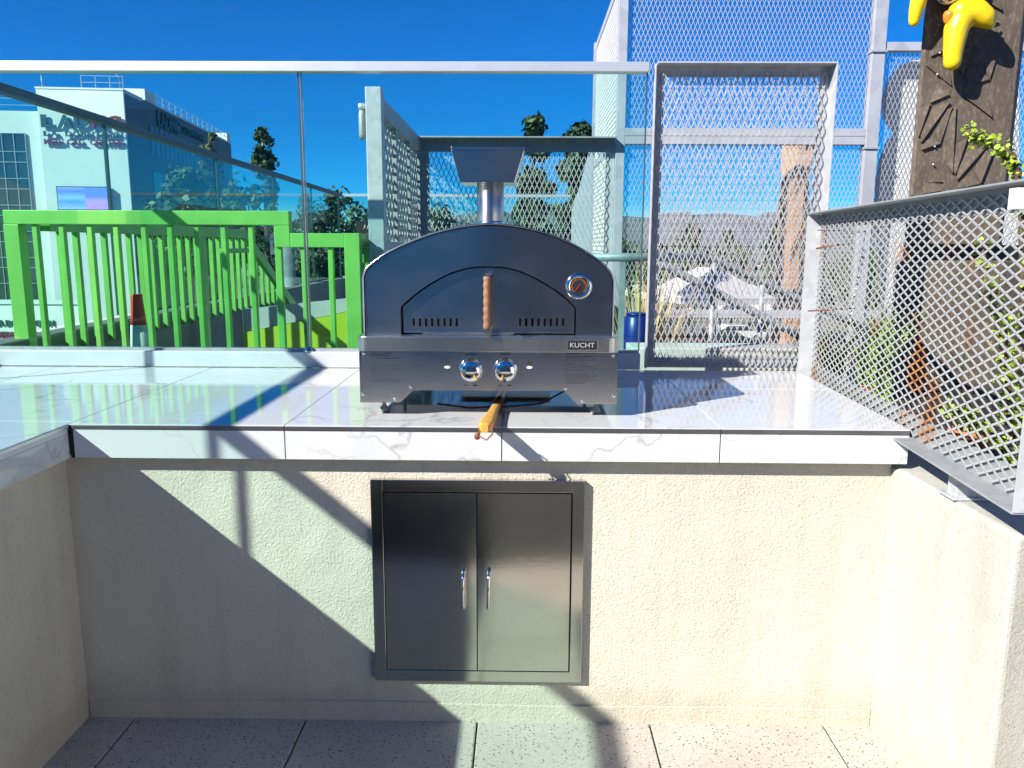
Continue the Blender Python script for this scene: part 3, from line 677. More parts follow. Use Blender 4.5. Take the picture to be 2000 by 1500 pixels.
MB().lathe([(.053, 1.066), (.053, 1.075), (.02, 1.08)], (.565, 1.78, 0)).build('lid', BLUE_PLASTIC, bb); MB().box(.49, .64, 1.71, 1.85, 0, .299).build('stand', GALV_DARK, bb)

# ================================================================== PIZZA OVEN
PY = .09
ov = thing('pizza_oven', 'domed stainless steel outdoor pizza oven standing on the tiled counter', 'pizza oven', (-.1, .35, ZT))
P = lambda cx, cy, y: (lambda p: (p.x, p.z))(at(690 + cx / 3.751, 430 + cy / 3.75, y=y))
pan = [P(*q, PY) for q in ((50, 1335), (345, 1335), (440, 1245), (1540, 1250), (1640, 1347), (1930, 1347), (1928, 970), (55, 962))]
MB().prism(pan, PY, PY + .004).build('control_panel', STEEL, ov)
x0, x1 = pan[0][0], pan[5][0]; zt_ = pan[6][1]
# body box behind the panel
MB().box(x0 + .004, x1 - .004, PY + .008, .64, 1.0, zt_ - .004).build('base_body', DARK_STEEL, ov)
for (a, b_) in ((x0, x0 + .003), (x1 - .003, x1)): MB().box(a, b_, PY + .0045, .64, .955, zt_ - .002).build('side_panel', STEEL, ov)
MB().box(x0 + .01, x1 - .01, PY + .03, .64, .985, .999).build('under_tray', DARK_STEEL, ov)
# front lip
lipz1 = P(60, 850, .075)[1]; lipz0 = P(60, 958, .075)[1]
r_ = .03; lp = []
lx0, lx1 = x0 - .002, x1 + .002
for k in range(7): th = R(180 + 90 * k / 6); lp.append((lx0 + r_ + r_ * math.cos(th), .068 + r_ + r_ * math.sin(th)))
for k in range(7): th = R(270 + 90 * k / 6); lp.append((lx1 - r_ + r_ * math.cos(th), .068 + r_ + r_ * math.sin(th)))
lp += [(lx1, .64), (lx0, .64)]
lip = MB().prism(lp, lipz0, lipz1, 'z', smooth_side=False); lo = lip.build('front_lip', STEEL_LIGHT, ov, bevel=.0015)
# dome
DY = .115
dome_c = [(1920, 850), (1915, 450), (1890, 380), (1820, 305), (1700, 220), (1550, 140), (1400, 85), (1200, 38), (1000, 22), (800, 40), (600, 85), (420, 150), (250, 230), (150, 300), (85, 360), (65, 420), (65, 840)]
def smooth_poly(pts, sub=4):
    out = []
    for i in range(len(pts) - 1):
        p0, p1, p2_, p3 = [Vector(pts[max(0, min(len(pts) - 1, i + k))]) for k in (-1, 0, 1, 2)]
        for s_ in range(sub):
            t_ = s_ / sub
            out.append(tuple(.5 * ((2 * p1) + (-p0 + p2_) * t_ + (2 * p0 - 5 * p1 + 4 * p2_ - p3) * t_ ** 2 + (-p0 + 3 * p1 - 3 * p2_ + p3) * t_ ** 3)))
    return out + [tuple(pts[-1])]
dome = smooth_poly([P(*q, DY) for q in dome_c][1:-1], 4)
zb_ = lipz1 + .0005
dome = [(dome[0][0], zb_)] + dome + [(dome[-1][0], zb_)]
cxm = (dome[0][0] + dome[-1][0]) / 2
def inset(pts, d):
    out = []
    for i, p in enumerate(pts):
        a = Vector(pts[max(0, i - 1)]); b_ = Vector(pts[min(len(pts) - 1, i + 1)]); t_ = (b_ - a).normalized(); n_ = Vector((-t_[1], t_[0]))
        if n_.dot(Vector((cxm, 1.25)) - Vector(p)) < 0: n_ = -n_
        q = Vector(p) + n_ * d; out.append((q.x, max(zb_, q.y) if i not in (0, len(pts) - 1) else zb_))
    return out
din = inset(dome, .004)
sh = MB(); n_ = len(dome)
vv = [(p[0], DY - .006, p[1]) for p in dome] + [(p[0], .62, p[1]) for p in dome] + [(p[0], DY - .006, p[1]) for p in din] + [(p[0], .62, p[1]) for p in din]
ff = []
for i in range(n_ - 1):
    ff += [(i, i + 1, n_ + i + 1, n_ + i), (2 * n_ + i, 3 * n_ + i, 3 * n_ + i + 1, 2 * n_ + i + 1), (i, 2 * n_ + i, 2 * n_ + i + 1, i + 1)]
sh.add(vv, ff, True); sh.build('dome_shell', STEEL, ov)
fin = inset(dome, .0072)
# front face with the arched opening cut out of it
arch_c = [(1635, 850), (1635, 645), (1560, 570), (1450, 490), (1300, 405), (1150, 352), (990, 338), (850, 347), (700, 390), (560, 465), (440, 550), (345, 635), (345, 845)]
arch = [P(*q, DY) for q in arch_c]; arch_in = smooth_poly(arch[1:-1], 4)
arch = [(arch_in[0][0], zb_)] + arch_in + [(arch_in[-1][0], zb_)]
fs = MB()
def resample(pts, n):
    L = [0]
    for a, b_ in zip(pts[:-1], pts[1:]): L.append(L[-1] + (Vector(a) - Vector(b_)).length)
    out = []
    for k in range(n):
        s_ = L[-1] * k / (n - 1); i = 0
        while i < len(L) - 2 and L[i + 1] < s_: i += 1
        t_ = (s_ - L[i]) / max(1e-9, L[i + 1] - L[i]); out.append(tuple(Vector(pts[i]).lerp(Vector(pts[i + 1]), t_)))
    return out
NR = 90
# bridge between the two outlines, split so that the shoulders stay sharp
ro, ri = resample(fin, NR), resample(arch, NR)
vv = [(p[0], DY, p[1]) for p in ro] + [(p[0], DY, p[1]) for p in ri]
fs.add(vv, [(i, NR + i, NR + i + 1, i + 1) for i in range(NR - 1)])
vv = [(p[0], DY, p[1]) for p in ri] + [(p[0], DY + .05, p[1]) for p in ri]
fs.add(vv, [(i, NR + i, NR + i + 1, i + 1) for i in range(NR - 1)])
fs.build('front_face', STEEL, ov)
MB().prism([(p[0], p[1]) for p in din], .6, .604).build('rear_plate', DARK_STEEL, ov)
MB().prism(list(inset(arch, -.02)), DY + .058, DY + .062).build('opening_liner', BLACK, ov)
dr = inset(arch, .0045); dr[0] = (dr[1][0], zb_ + .004); dr[-1] = (dr[-2][0], zb_ + .004)
door = MB().prism(dr, DY + .022, DY + .036).build('oven_door', STEEL, ov)
DF = DY + .022
for base in (443, 1222):
    for k in range(8):
        cx = base + 45 * k
        q = P(cx, 748, DF); w_, h_ = .0036, .0125; pts = [(q[0] + w_ * math.cos(a) , q[1] + (h_ - w_) * (1 if a < math.pi else -1) + w_ * math.sin(a)) for a in [math.pi * t_ / 8 + (math.pi if s_ else 0) for s_ in (0, 1) for t_ in range(9)]]
        rim = [(q[0] + (x - q[0]) * 1.28, q[1] + (z - q[1]) * 1.08) for x, z in pts]
        s0 = MB().prism(rim, DF - .0006, DF + .002).build('slot_rim', STEEL_LIGHT, door); MB().prism(pts, DF - .0012, DF + .001).build('slot_opening', BLACK, s0) if False else None
        MB().prism(pts, DF - .0012, DF + .001).build('vent_slot', VOID, door)
# wooden handle
hx = P(980, 600, .055)[0]; hz0 = P(980, 800, .055)[1]; hz1 = P(980, 412, .055)[1]; Lh = hz1 - hz0
prof = [(.0085, 0)] + [(.0103 + .0011 * math.sin(k * 1.75), Lh * (.03 + .94 * k / 22)) for k in range(23)] + [(.0085, Lh)]
hd = MB().lathe(prof, (hx, .052, hz0), (0, 0, 1), 18).build('handle', WOOD, door)
MB().box(hx - .006, hx + .011, .045, DF, hz0 - .012, hz0 - .001).build('handle_bracket', STEEL_LIGHT, door); MB().box(hx - .006, hx + .009, .046, DF, hz1 + .0005, hz1 + .006).build('handle_bracket', STEEL_LIGHT, door)
MB().box(hx - .19, hx + .075, DY + .002, DF - .001, zb_ + .0005, zb_ + .004).build('door_hinge', STEEL_LIGHT, ov)
# thermometer
tc = P(1655, 487, .09); tm = MB().lathe([(.0375, -.0), (.0375, .012), (.035, .016), (.028, .018), (.025, .014)], (tc[0], DY, tc[1]), (0, -1, 0), 36).build('thermometer', CHROME, ov)
MB().lathe([(.0245, .0), (.0245, .0145)], (tc[0], DY, tc[1]), (0, -1, 0), 32).build('dial', BLACK, tm)
MB().beam((tc[0] - .010, DY - .0160, tc[1] - .013), (tc[0] + .004, DY - .0160, tc[1] + .006), .0018, .001).build('needle', RED_PAINT, tm)
for k in range(24):
    th = R(225 - 270 * k / 23); c_ = Vector((math.cos(th), 0, math.sin(th))); q = Vector((tc[0], DY - .0152, tc[1]))
    MB().beam(q + c_ * .0185, q + c_ * .0225, .0006, .001).build('dial_mark', ORANGE_PAINT, tm)
# badge
b0 = P(1562, 955, .062); b1 = P(1795, 880, .062)
bd = MB().box(b0[0], b1[0], .0655, .0685, b0[1], b1[1]).build('badge', STEEL_LIGHT, ov, bevel=.001)
MB().box(b0[0] + .0035, b1[0] - .0035, .0648, .0664, b0[1] + .003, b1[1] - .003).build('badge_plate', BLACK, bd)
put_text('badge_lettering', 'KUCHT', ALU, bd, b0[0] + .010, b1[0] - .010, .0638, b0[1] + .0085, b1[1] - .0075, .001, .004)
# knobs
for (cx, cy) in ((858, 1108), (1112, 1107)):
    q = P(cx, cy, .06); k = MB().lathe([(.0345, -.002), (.0345, .004), (.032, .006), (.030, .020), (.0285, .024), (.024, .027), (.012, .029), (.001, .0295)], (q[0], PY, q[1]), (0, -1, 0), 40).build('knob', CHROME, ov)
    MB().box(q[0] - .0012, q[0] + .0012, PY - .0312, PY - .026, q[1] + .004, q[1] + .024).build('knob_pointer', BLACK, k)
    for w_ in ((-.020, -.008), (.006, .018)): MB().box(q[0] + w_[0], q[0] + w_[1], PY - .0008, PY + .001, q[1] - .047, q[1] - .044).build('printed_mark', INK, ov)
    MB().box(q[0] - .014, q[0] + .014, PY - .0008, PY + .001, q[1] + .043, q[1] + .046).build('printed_mark', INK, ov)
# flame symbols
for (cx, cy, sgn) in ((688, 1060, 1), (1290, 1062, -1)):
    q = P(cx, cy, PY); s_ = .0105
    for dx in (-.35, .45): MB().prism([(q[0] + (dx - .35) * s_, q[1] + .2 * s_), (q[0] + (dx + .1) * s_, q[1] - .1 * s_), (q[0] + (dx + .4) * s_, q[1] + .5 * s_), (q[0] + (dx + .05) * s_, q[1] + 1.6 * s_)], PY - .0009, PY + .001).build('flame_symbol', INK, ov)
    pts = [(q[0] + s_ * 1.05 * math.cos(a), q[1] - .55 * s_ + s_ * .62 * math.sin(a)) for a in [2 * math.pi * t_ / 16 for t_ in range(16)]]
    pts = [(q[0] + (x - q[0]) * .8, q[1] - .3 * s_ + (z - q[1]) * .6) for x, z in pts]
    MB().prism(pts, PY - .0006, PY + .001).build('flame_symbol', WHITE_PRINT, ov)
# printed instructions: blocks of short dark lines
for (cx0, cx1, ys_) in ((128, 355, [975, 992, 1012, 1026, 1040, 1054, 1068, 1083, 1097, 1111, 1125, 1139, 1153, 1167, 1181]), (1552, 1790, [978, 998, 1010, 1024, 1045, 1058, 1072, 1086, 1100, 1125, 1140, 1154, 1168, 1182, 1194])):
    tb_ = MB()
    for cy in ys_:
        ln = rnd.uniform(.55, 1.0); x_a = P(cx0, cy, PY); x = x_a[0]; xe = x_a[0] + (P(cx1, cy, PY)[0] - x_a[0]) * ln
        while x < xe:
            wl = rnd.uniform(.004, .013); tb_.box(x, min(x + wl, xe + .002), PY - .0004, PY + .0008, x_a[1] - .0008, x_a[1] + .0008); x += wl + .0016
    tb_.build('printed_instructions', INK, ov, kind='stuff')
for (cx, cy) in ((75, 978), (72, 1275), (305, 1312), (420, 1222), (1555, 1233), (1675, 1325), (1908, 1288), (1902, 992)):
    q = P(cx, cy, PY); MB().lathe([(.0047, 0), (.0045, .002), (.0025, .0036), (.0005, .004)], (q[0], PY, q[1]), (0, -1, 0), 14).build('screw', CHROME, ov)
for (x, y) in ((-.415, .165), (.219, .165), (-.415, .58), (.219, .58)):
    MB().lathe([(.017, 0), (.016, .006), (.010, .014), (.006, .018), (.006, .040), (.005, .085)], (x, y, ZT + .0005), (0, 0, 1), 16).build('foot', STEEL if y > .3 else GALV_DARK, ov)
MB().tube([(-.26, .20, ZT + .016), (-.16, .185, ZT + .007), (-.03, .20, ZT + .010), (.06, .23, ZT + .013), (.16, .33, ZT + .05), (.18, .36, .99)], .003, 8).build('gas_hose', BLACK, ov)
# chimney and its rain hood
cx_, cy_ = -.1005, .285
ch = MB().lathe([(.0405, 1.40), (.0405, 1.588)], (cx_, cy_, 0), (0, 0, 1), 36).build('chimney', STEEL_PIPE, ov)
MB().lathe([(.0425, 1.455), (.0425, 1.468), (.0410, 1.472)], (cx_, cy_, 0), (0, 0, 1), 36).build('chimney_collar', STEEL, ch)
zc0, zc1 = 1.582, 1.672; yf = .225
bt = [(-.1885, yf + .003, zc0), (-.028, yf + .003, zc0), (-.028, yf + .15, zc0), (-.1885, yf + .15, zc0)]
tp = [(-.212, yf, zc1), (.000, yf, zc1), (.000, yf + .185, zc1), (-.212, yf + .185, zc1)]
MB().hexa(bt + tp).build('chimney_hood', STEEL, ch, bevel=.001)
MB().box(-.2125, .0005, yf - .0005, yf + .1855, zc1 + .0003, zc1 + .011).build('hood_rim', STEEL, ch, bevel=.001)

# ================================================================== PEEL
pl = thing('pizza_peel', 'yellow wooden peel handle with leather loop sticking out under the oven', 'pizza peel', (-.09, .05, ZT))
pa, pb = Vector((-.066, .33, ZT + .017)), Vector((-.098, -.150, ZT + .022))
dv = (pb - pa).normalized(); nv = Vector((0, 0, 1)).cross(dv).normalized(); uv = dv.cross(nv) * -1
uv = Vector((0, 0, 1)) - dv * dv.z; uv.normalize()
prof = [(0, .0135), (.05, .0135), (.18, .0120), (.26, .0125), (.33, .0150), (.385, .0185), (.43, .0200), (.465, .0180), (.490, .0095)]
h = MB(); vv = []; nn = 14
for (d_, wr) in prof:
    c_ = pa + dv * d_
    for k in range(nn):
        th = 2 * math.pi * k / nn; ca, sa = math.cos(th), math.sin(th)
        e = lambda q: math.copysign(abs(q) ** .6, q)
        vv.append(c_ + nv * (wr * e(ca)) + uv * (.0115 * e(sa)))
h.add(vv, [(i * nn + k, i * nn + (k + 1) % nn, (i + 1) * nn + (k + 1) % nn, (i + 1) * nn + k) for i in range(len(prof) - 1) for k in range(nn)], True)
h.f += [tuple(range(nn - 1, -1, -1)), tuple((len(prof) - 1) * nn + k for k in range(nn))]; h.sm += [False, False]
ho = h.build('handle', WOOD_Y, pl)
MB().tube([pa - dv * .03, pa + dv * .18], .0145, 14).build('ferrule', FERRULE, pl)
MB().box(-.20, .09, .36, .60, ZT + .006, ZT + .010).build('blade', ALU, pl)
tip = pa + dv * .47
lpts = [tip + nv * .012 + uv * .012, tip + nv * .020 + dv * .01 + uv * .008, tip + nv * .022 + dv * .03 - uv * .012, tip + nv * .008 + dv * .035 - uv * .026, tip - nv * .012 + dv * .018 - uv * .022, tip - nv * .016 + dv * .0]
sgn = -1 if nv.x > 0 else 1
MB().tube(lpts, .0022, 8).build('leather_loop', LEATHER, pl)
bc = tip + Vector((-.020, -.012, -.022))
MB().lathe([(.002, -.009), (.0065, -.007), (.0085, 0), (.0065, .007), (.002, .009)], bc, (0, 0, 1), 14).build('bead', LEATHER, pl)
MB().tube([tip - nv * .012 * 1 + dv * .02 - uv * .01, bc + Vector((.004, 0, .008)), bc], .0022, 8).build('leather_cord', LEATHER, pl)

# ================================================================== CARVED PILLAR AND SCULPTURE
PYL = 1.45
pil = thing('carved_pillar', 'dark brown carved pillar with radiating star facets behind the fence', 'pillar', (1.9, 1.6, 0))
xa, xb = at(1791, 200, y=PYL).x, at(1984, 200, y=PYL).x
wdt = xb - xa
MB().prism([(xa + .02, PYL + .012), (xb, PYL + .012), (xb + .10, PYL + .16), (xb + .06, PYL + .42), (xa + .24, PYL + .42), (xa + .012, PYL + .03)], 1.415, 3.3, 'z').build('shaft', CARVED, pil, bevel=.004)
MB().prism([(xa + .03, PYL + .07), (xb + .55, PYL + .07), (xb + .55, PYL + .35), (xa + .24, PYL + .35)], 1.345, 1.4145, 'z').build('neck', BLACK, pil)  # recess coloured black for the shadow in the gap
MB().prism([(xa - .02, PYL + .0), (xb + .02, PYL + .0), (xb + .60, PYL + .16), (xb + .60, PYL + .42), (xa + .24, PYL + .42), (xa - .01, PYL + .05)], .0, 1.344, 'z').build('pedestal', CARVED, pil, bevel=.006)
def facet(c, pts, lift):
    """a wedge plate: flush at its first edge, standing proud along the other"""
    v = []
    for (x, z, l) in pts: v.append((x, PYL + .0115 - l, z))
    b_ = [(x, PYL + .0125, z) for (x, z, l) in pts]
    n = len(pts); mb = MB(); mb.add(v + b_, [tuple(range(n)), tuple(range(2 * n - 1, n - 1, -1))] + [(i, n + i, n + (i + 1) % n, (i + 1) % n) for i in range(n)])
    return mb.build('carved_facet', CARVED, pil)
def pz(px, py): p = at(px, py, y=PYL); return p.x, p.z
slits = [((940, 480), (1120, 625)), ((1110, 690), (970, 750)), ((965, 755), (880, 1000)), ((1110, 745), (900, 1040)), ((1130, 780), (1040, 1050)), ((1155, 780), (1130, 1270)),
         ((1225, 580), (1485, 215)), ((1205, 545), (1275, 340)), ((1500, 260), (1405, 570)), ((1230, 640), (1405, 575)), ((1215, 705), (1420, 860)), ((1040, 1050), (905, 1095)),
         ((885, 1150), (1060, 1330)), ((1240, 1010), (1150, 1275)), ((1385, 1065), (1165, 1315)), ((1440, 1070), (1335, 1340)), ((1170, 1380), (1335, 1345)), ((905, 1420), (1050, 1395)),
         ((1240, 1005), (1340, 980)), ((1360, 0), (1490, 75)), ((975, 410), (1065, 365)), ((1000, 270), (1065, 170)), ((1420, 175), (1470, 155))]
for i, (p, q) in enumerate(slits):      # relief wedges: flush towards the light, proud along the carved line
    a_ = Vector(pz(1560 + p[0] / 3.75, p[1] / 3.75)); b_ = Vector(pz(1560 + q[0] / 3.75, q[1] / 3.75)); t_ = (b_ - a_); L = t_.length; t_.normalize()
    n_ = Vector((-t_.y, t_.x))
    if n_.dot(Vector((-.77, .64))) < 0: n_ = -n_
    w_ = min(.045, L * .45); up_ = .0085 + .0013 * (i % 4)
    quad = [(a_.x, a_.y, up_), (b_.x, b_.y, up_), *[((a_ + t_ * L * f + n_ * w_).x, (a_ + t_ * L * f + n_ * w_).y, -.0008) for f in (.72, .28)]]
    quad = [(min(max(x, xa + .010), xb - .012), z, l) for x, z, l in quad]
    ar = sum(quad[k][0] * quad[(k + 1) % 4][1] - quad[(k + 1) % 4][0] * quad[k][1] for k in range(4))
    facet(None, quad if ar > 0 else quad[::-1], .02)
for (px, py) in ((1861, 8), (1836, 103), (1831, 145), (1826, 286), (1823, 321), (1797, 30)):
    x, z = pz(px, py); MB().lathe([(.004, 0), (.003, .006), (.0005, .008)], (x, PYL + .004, z), (0, -1, 0), 10).build('bolt', WHITE_PAINT, pil)

sc_ = thing('figure_sculpture', 'glossy yellow folk art figure with dangling legs fixed on the carved pillar', 'sculpture', (1.75, 1.3, 2.1))
SY = 1.375
S = lambda px, py, y=SY: at(px, py, y=y)
def limb(name, pts, edges, mat, parent):
    me = bpy.data.meshes.new(name); P3 = [p for p, r in pts]; c = sum(P3, Vector()) / len(P3)
    me.from_pydata([tuple(p - c) for p in P3], edges or [(i, i + 1) for i in range(len(P3) - 1)], [])
    o = bpy.data.objects.new(name, me); col.objects.link(o); o.parent = parent; o.location = c - ORG[parent.name]; ORG[o.name] = c
    me.materials.append(mat); mod = o.modifiers.new('skin', 'SKIN'); mod.use_smooth_shade = True
    for sv, (p, r) in zip(me.skin_vertices[0].data, pts): sv.radius = (r, r)
    me.skin_vertices[0].data[0].use_root = True
    o.modifiers.new('smooth', 'SUBSURF').levels = 2; o.modifiers['smooth'].render_levels = 2
    return o
k_ = (S(1000, 0).y - CAM.y) / 1548.8 * 1.2
def blob(name, chains, mat, parent, vox=.0055):
    """one continuous surface grown round chains of balls"""
    mb = MB()
    for ch in chains:
        pts = [(Vector(p), r) for p, r in ch]; dense = []
        for (p, r), (q, t) in zip(pts[:-1], pts[1:]):
            for i in range(6): dense.append((p.lerp(q, i / 6), r + (t - r) * i / 6))
        dense.append(pts[-1])
        for p, r in dense: mb.lathe([(r * math.sin(math.pi * j / 8) + 1e-5, -r * math.cos(math.pi * j / 8)) for j in range(9)], p, (0, 0, 1), 12)
    o = mb.build(name, mat, parent); m_ = o.modifiers.new('union', 'REMESH'); m_.mode = 'VOXEL'; m_.voxel_size = vox; m_.use_smooth_shade = True
    sm_ = o.modifiers.new('relax', 'SMOOTH'); sm_.factor = .6; sm_.iterations = 12
    return o
k_ = (S(1000, 0).y - CAM.y) / 1548.8
blob('raised_leg', [[(S(1882, 26, 1.38), 24 * k_), (S(1868, 56, 1.38), 22 * k_), (S(1862, 96), 18 * k_), (S(1860, 121), 16 * k_)],
                    [(S(1878, 24, 1.38), 24 * k_), (S(1905, 24, 1.37), 23 * k_), (S(1922, 33, 1.36), 19 * k_), (S(1934, 47, 1.355), 10 * k_)]], YELLOW, sc_)
blob('arm', [[(S(1785, 42, 1.40), 10 * k_), (S(1789, 20, 1.395), 13 * k_), (S(1800, -20, 1.385), 17 * k_), (S(1815, -70, 1.38), 18 * k_), (S(1840, -100, 1.38), 20 * k_)]], YELLOW, sc_)
k_ *= 1.2
limb('torso', [(S(1860, 10, 1.395), 16 * k_), (S(1858, -20, 1.39), 26 * k_), (S(1855, -70, 1.38), 34 * k_), (S(1855, -120, 1.38), 30 * k_)], None, PATTERN, sc_)
limb('painted_hip', [(S(1851, 50, 1.385), 5 * k_), (S(1852, 36, 1.38), 9 * k_), (S(1858, 20, 1.38), 12 * k_)], None, ORANGE_PAINT, sc_)
MB().tube([S(1870, 0, 1.39), S(1870, 0, PYL + .02)], .012, 8).build('fixing_bolt', GALV_DARK, sc_)

# orange textured column and white cloud screen seen through the mesh
oc = thing('plaster_column', 'rough orange plaster column seen through the gate mesh', 'column', (2.04, 4.1, 0))
vv = []; ff = []; lv = 14; nn = 10
for j in range(lv + 1):
    z = -0.2 + (2.75 + .2) * j / lv if j else -.2
    for k in range(nn):
        th = 2 * math.pi * k / nn; rr_ = .108 + .012 * math.sin(j * 1.9 + k * 2.3) + .008 * math.sin(j * 3.7 + k)
        vv.append((2.058 + rr_ * math.cos(th), 4.05 + rr_ * math.sin(th), min(z, 2.75 if j == lv else z)))
for j in range(lv):
    for k in range(nn): ff.append((j * nn + k, j * nn + (k + 1) % nn, (j + 1) * nn + (k + 1) % nn, (j + 1) * nn + k))
ff.append(tuple(lv * nn + k for k in range(nn)))
mb = MB(); zmax = 2.215; vv = [(x, y, z * (zmax + .2) / 2.95 if z > 0 else z) for x, y, z in vv]; mb.add(vv, ff, False); mb.build('shaft', ORANGE_ROCK, oc)
MB().box(1.9, 2.17, 3.9, 4.2, 0, .3).build('plinth', CONCRETE, oc)
cl = thing('cloud_screen', 'white scalloped cloud shaped sheet standing behind the tower mesh', 'decorative panel', (2.5, 3.1, 0))
CYL = 3.10
poly = [(lambda p: (p.x, p.z))(at(px, py, y=CYL)) for px, py in ((1800, 117), (1782, 118), (1762, 126), (1745, 142), (1732, 165), (1725, 190), (1724, 214), (1731, 238), (1746, 260), (1731, 280), (1719, 312), (1712, 352), (1710, 400), (1713, 445), (1719, 500), (1724, 610), (1990, 610), (1990, 117))]
MB().prism(poly[::-1], CYL, CYL + .02).build('sheet', WHITE_PAINT, cl); MB().box(2.6, 2.66, CYL + .025, CYL + .08, 0, 2.4).build('support_post', GALV_DARK, cl)

# ================================================================== PLANTER, PLANTS, POTS BEHIND THE FENCE
MB().box(1.19, 3.4, -1.0, 2.6, -.004, .785).build('planting_bed', SOIL, kind='structure')
def pot(x, y, z, r, h_, label, group=None):
    t_ = thing('plant_pot', label, 'plant pot', (x, y, z), group)
    MB().lathe([(r * .68, 0), (r * .95, h_ * .8), (r * 1.05, h_ * .8), (r * 1.05, h_), (r * .9, h_), (r * .85, h_ * .85)], (x, y, z), (0, 0, 1), 20).build('pot_body', TERRA, t_)
    MB().lathe([(r * .82, 0), (r * .3, .01)], (x, y, z + h_ * .84), (0, 0, 1), 12).build('soil', SOIL, t_)
    return t_
pot(1.26, .78, .785, .050, .10, 'orange terracotta pot on the planting bed near the gate end')
pot(1.30, .10, .785, .055, .095, 'smaller terracotta pot low under the leafy succulent')
def disc_leaf(name, mat, parent, r):
    mb = MB(); n = 7
    v = [(0, 0, .0)] + [(r * math.cos(2 * math.pi * k / n) * 1.15 + r, r * math.sin(2 * math.pi * k / n), .12 * r * math.cos(4 * math.pi * k / n)) for k in range(n)]
    v[0] = (r, 0, -.12 * r); mb.add(v, [(0, 1 + k, 1 + (k + 1) % n) for k in range(n)], True); return mb.build(name, mat, parent)
def succulent(root_loc, stems, label, nleaf, r, seed, big=True):
    rn = random.Random(seed); t_ = thing('succulent_bush', label, 'plant', root_loc)
    proto = None; mass = MB()
    for pts in stems:
        pts = [Vector(p) for p in pts]
        MB().tube(pts, [.009 * (1 - .7 * i / (len(pts) - 1)) + .002 for i in range(len(pts))], 6).build('stem', BARK, t_)
        for k in range(nleaf):
            s_ = rn.uniform(.12, 1.0) * (len(pts) - 1); i = min(int(s_), len(pts) - 2); p = pts[i].lerp(pts[i + 1], s_ - i)
            off = Vector((rn.gauss(0, 1), rn.gauss(0, 1), rn.gauss(.3, 1))).normalized() * rn.uniform(.004, .03)
            rot = (rn.uniform(-1.2, 1.2), rn.uniform(-1.2, 1.2), rn.uniform(0, 6.28)); sc = rn.uniform(.65, 1.25)
            if proto is None:
                proto = disc_leaf('leaf', LEAF_SUCC, t_, r); proto.location = p + off - ORG[t_.name]; proto.rotation_euler = rot
            else: share(proto, p + off, t_, rot, (sc, sc, sc))
    for pts in stems:      # the finer leaves nobody could pick apart
        pts = [Vector(p) for p in pts]
        for k in range(nleaf * 3):
            s_ = rn.uniform(.1, 1.0) * (len(pts) - 1); i = min(int(s_), len(pts) - 2)
            p = pts[i].lerp(pts[i + 1], s_ - i) + Vector((rn.gauss(0, 1), rn.gauss(0, 1), rn.gauss(.2, 1))).normalized() * rn.uniform(.004, .034)
            a_ = Vector((rn.gauss(0, 1), rn.gauss(0, 1), rn.gauss(0, 1))).normalized(); b_ = a_.orthogonal().normalized(); c_ = a_.cross(b_); q = r * rn.uniform(.5, .95)
            mass.add([p + (b_ * math.cos(t) * 1.2 + c_ * math.sin(t)) * q for t in [math.pi * j / 3 for j in range(6)]], [(0, 1, 2, 3, 4, 5)])
    mass.build('small_leaves', LEAF_SUCC, t_, kind='stuff')
    return t_
succulent((1.520, .25, .785), [
    [(1.520, .25, .785), (1.500, .22, .95), (1.480, .2, 1.2), (1.420, .2, 1.62), (1.370, .22, 1.665)],
    [(1.500, .22, 1.1), (1.460, .2, 1.45), (1.400, .2, 1.66), (1.340, .22, 1.70), (1.305, .22, 1.70), (1.275, .22, 1.735)],
    [(1.500, .22, 1.2), (1.480, .18, 1.6), (1.470, .15, 1.80)],
    [(1.480, .2, 1.2), (1.500, .15, 1.5), (1.520, .1, 1.72), (1.500, .08, 1.86)],
    [(1.500, .25, .9), (1.400, .2, 1.2), (1.320, .18, 1.42)],
    [(1.500, .25, .9), (1.420, .12, .9), (1.350, .05, 1.15)]], 'yellow green succulent bush spilling over the top of the mesh fence', 46, .0085, 3)
succulent((1.41, -.05, .785), [
    [(1.410, -.05, .785), (1.360, -.08, .92), (1.270, -.1, 1.05), (1.230, -.12, 1.25)],
    [(1.410, -.05, .785), (1.310, .05, .9), (1.210, .08, .95)],
    [(1.410, -.05, .785), (1.290, -.2, .86), (1.190, -.22, .85)]], 'low succulent growing close behind the rusted part of the fence', 55, .0095, 5)
def strap_plant(x, y, z, n, L, mat, label, name, cat, seed, lean=.5, wd=.008, group=None):
    rn = random.Random(seed); t_ = thing(name, label, cat, (x, y, z), group); mb = MB()
    for k in range(n):
        a = rn.uniform(0, 6.28); l = L * rn.uniform(.6, 1.1); ln = lean * rn.uniform(.3, 1.2); c = Vector((x + rn.uniform(-.05, .05), y + rn.uniform(-.05, .05), z))
        dirv = Vector((math.cos(a), math.sin(a), 0)); sd_ = Vector((-math.sin(a), math.cos(a), 0)); v = []
        for i in range(5):
            s_ = i / 4; p = c + dirv * (l * ln * s_ ** 1.7) + Vector((0, 0, l * (s_ - .25 * ln * s_ ** 2.5))); w_ = wd * (1 - s_ ** 2) + .0008
            v += [p - sd_ * w_, p + sd_ * w_]
        mb.add(v, [(2 * i, 2 * i + 1, 2 * i + 3, 2 * i + 2) for i in range(4)], True)
    mb.build('leaves', mat, t_, kind='stuff'); MB().lathe([(.03, 0), (.012, .05)], (x, y, z - .005), (0, 0, 1), 8).build('base', BARK, t_); return t_
strap_plant(1.44, 1.05, .785, 90, .40, LEAF_GRASS, 'bright green strap leaved plant behind the fence, beside the pillar', 'strap_leaf_plant', 'plant', 2)
strap_plant(1.26, 1.15, .785, 80, .34, LEAF_GRASS, 'bright green grassy clump close to the gate corner', 'strap_leaf_plant', 'plant', 4)
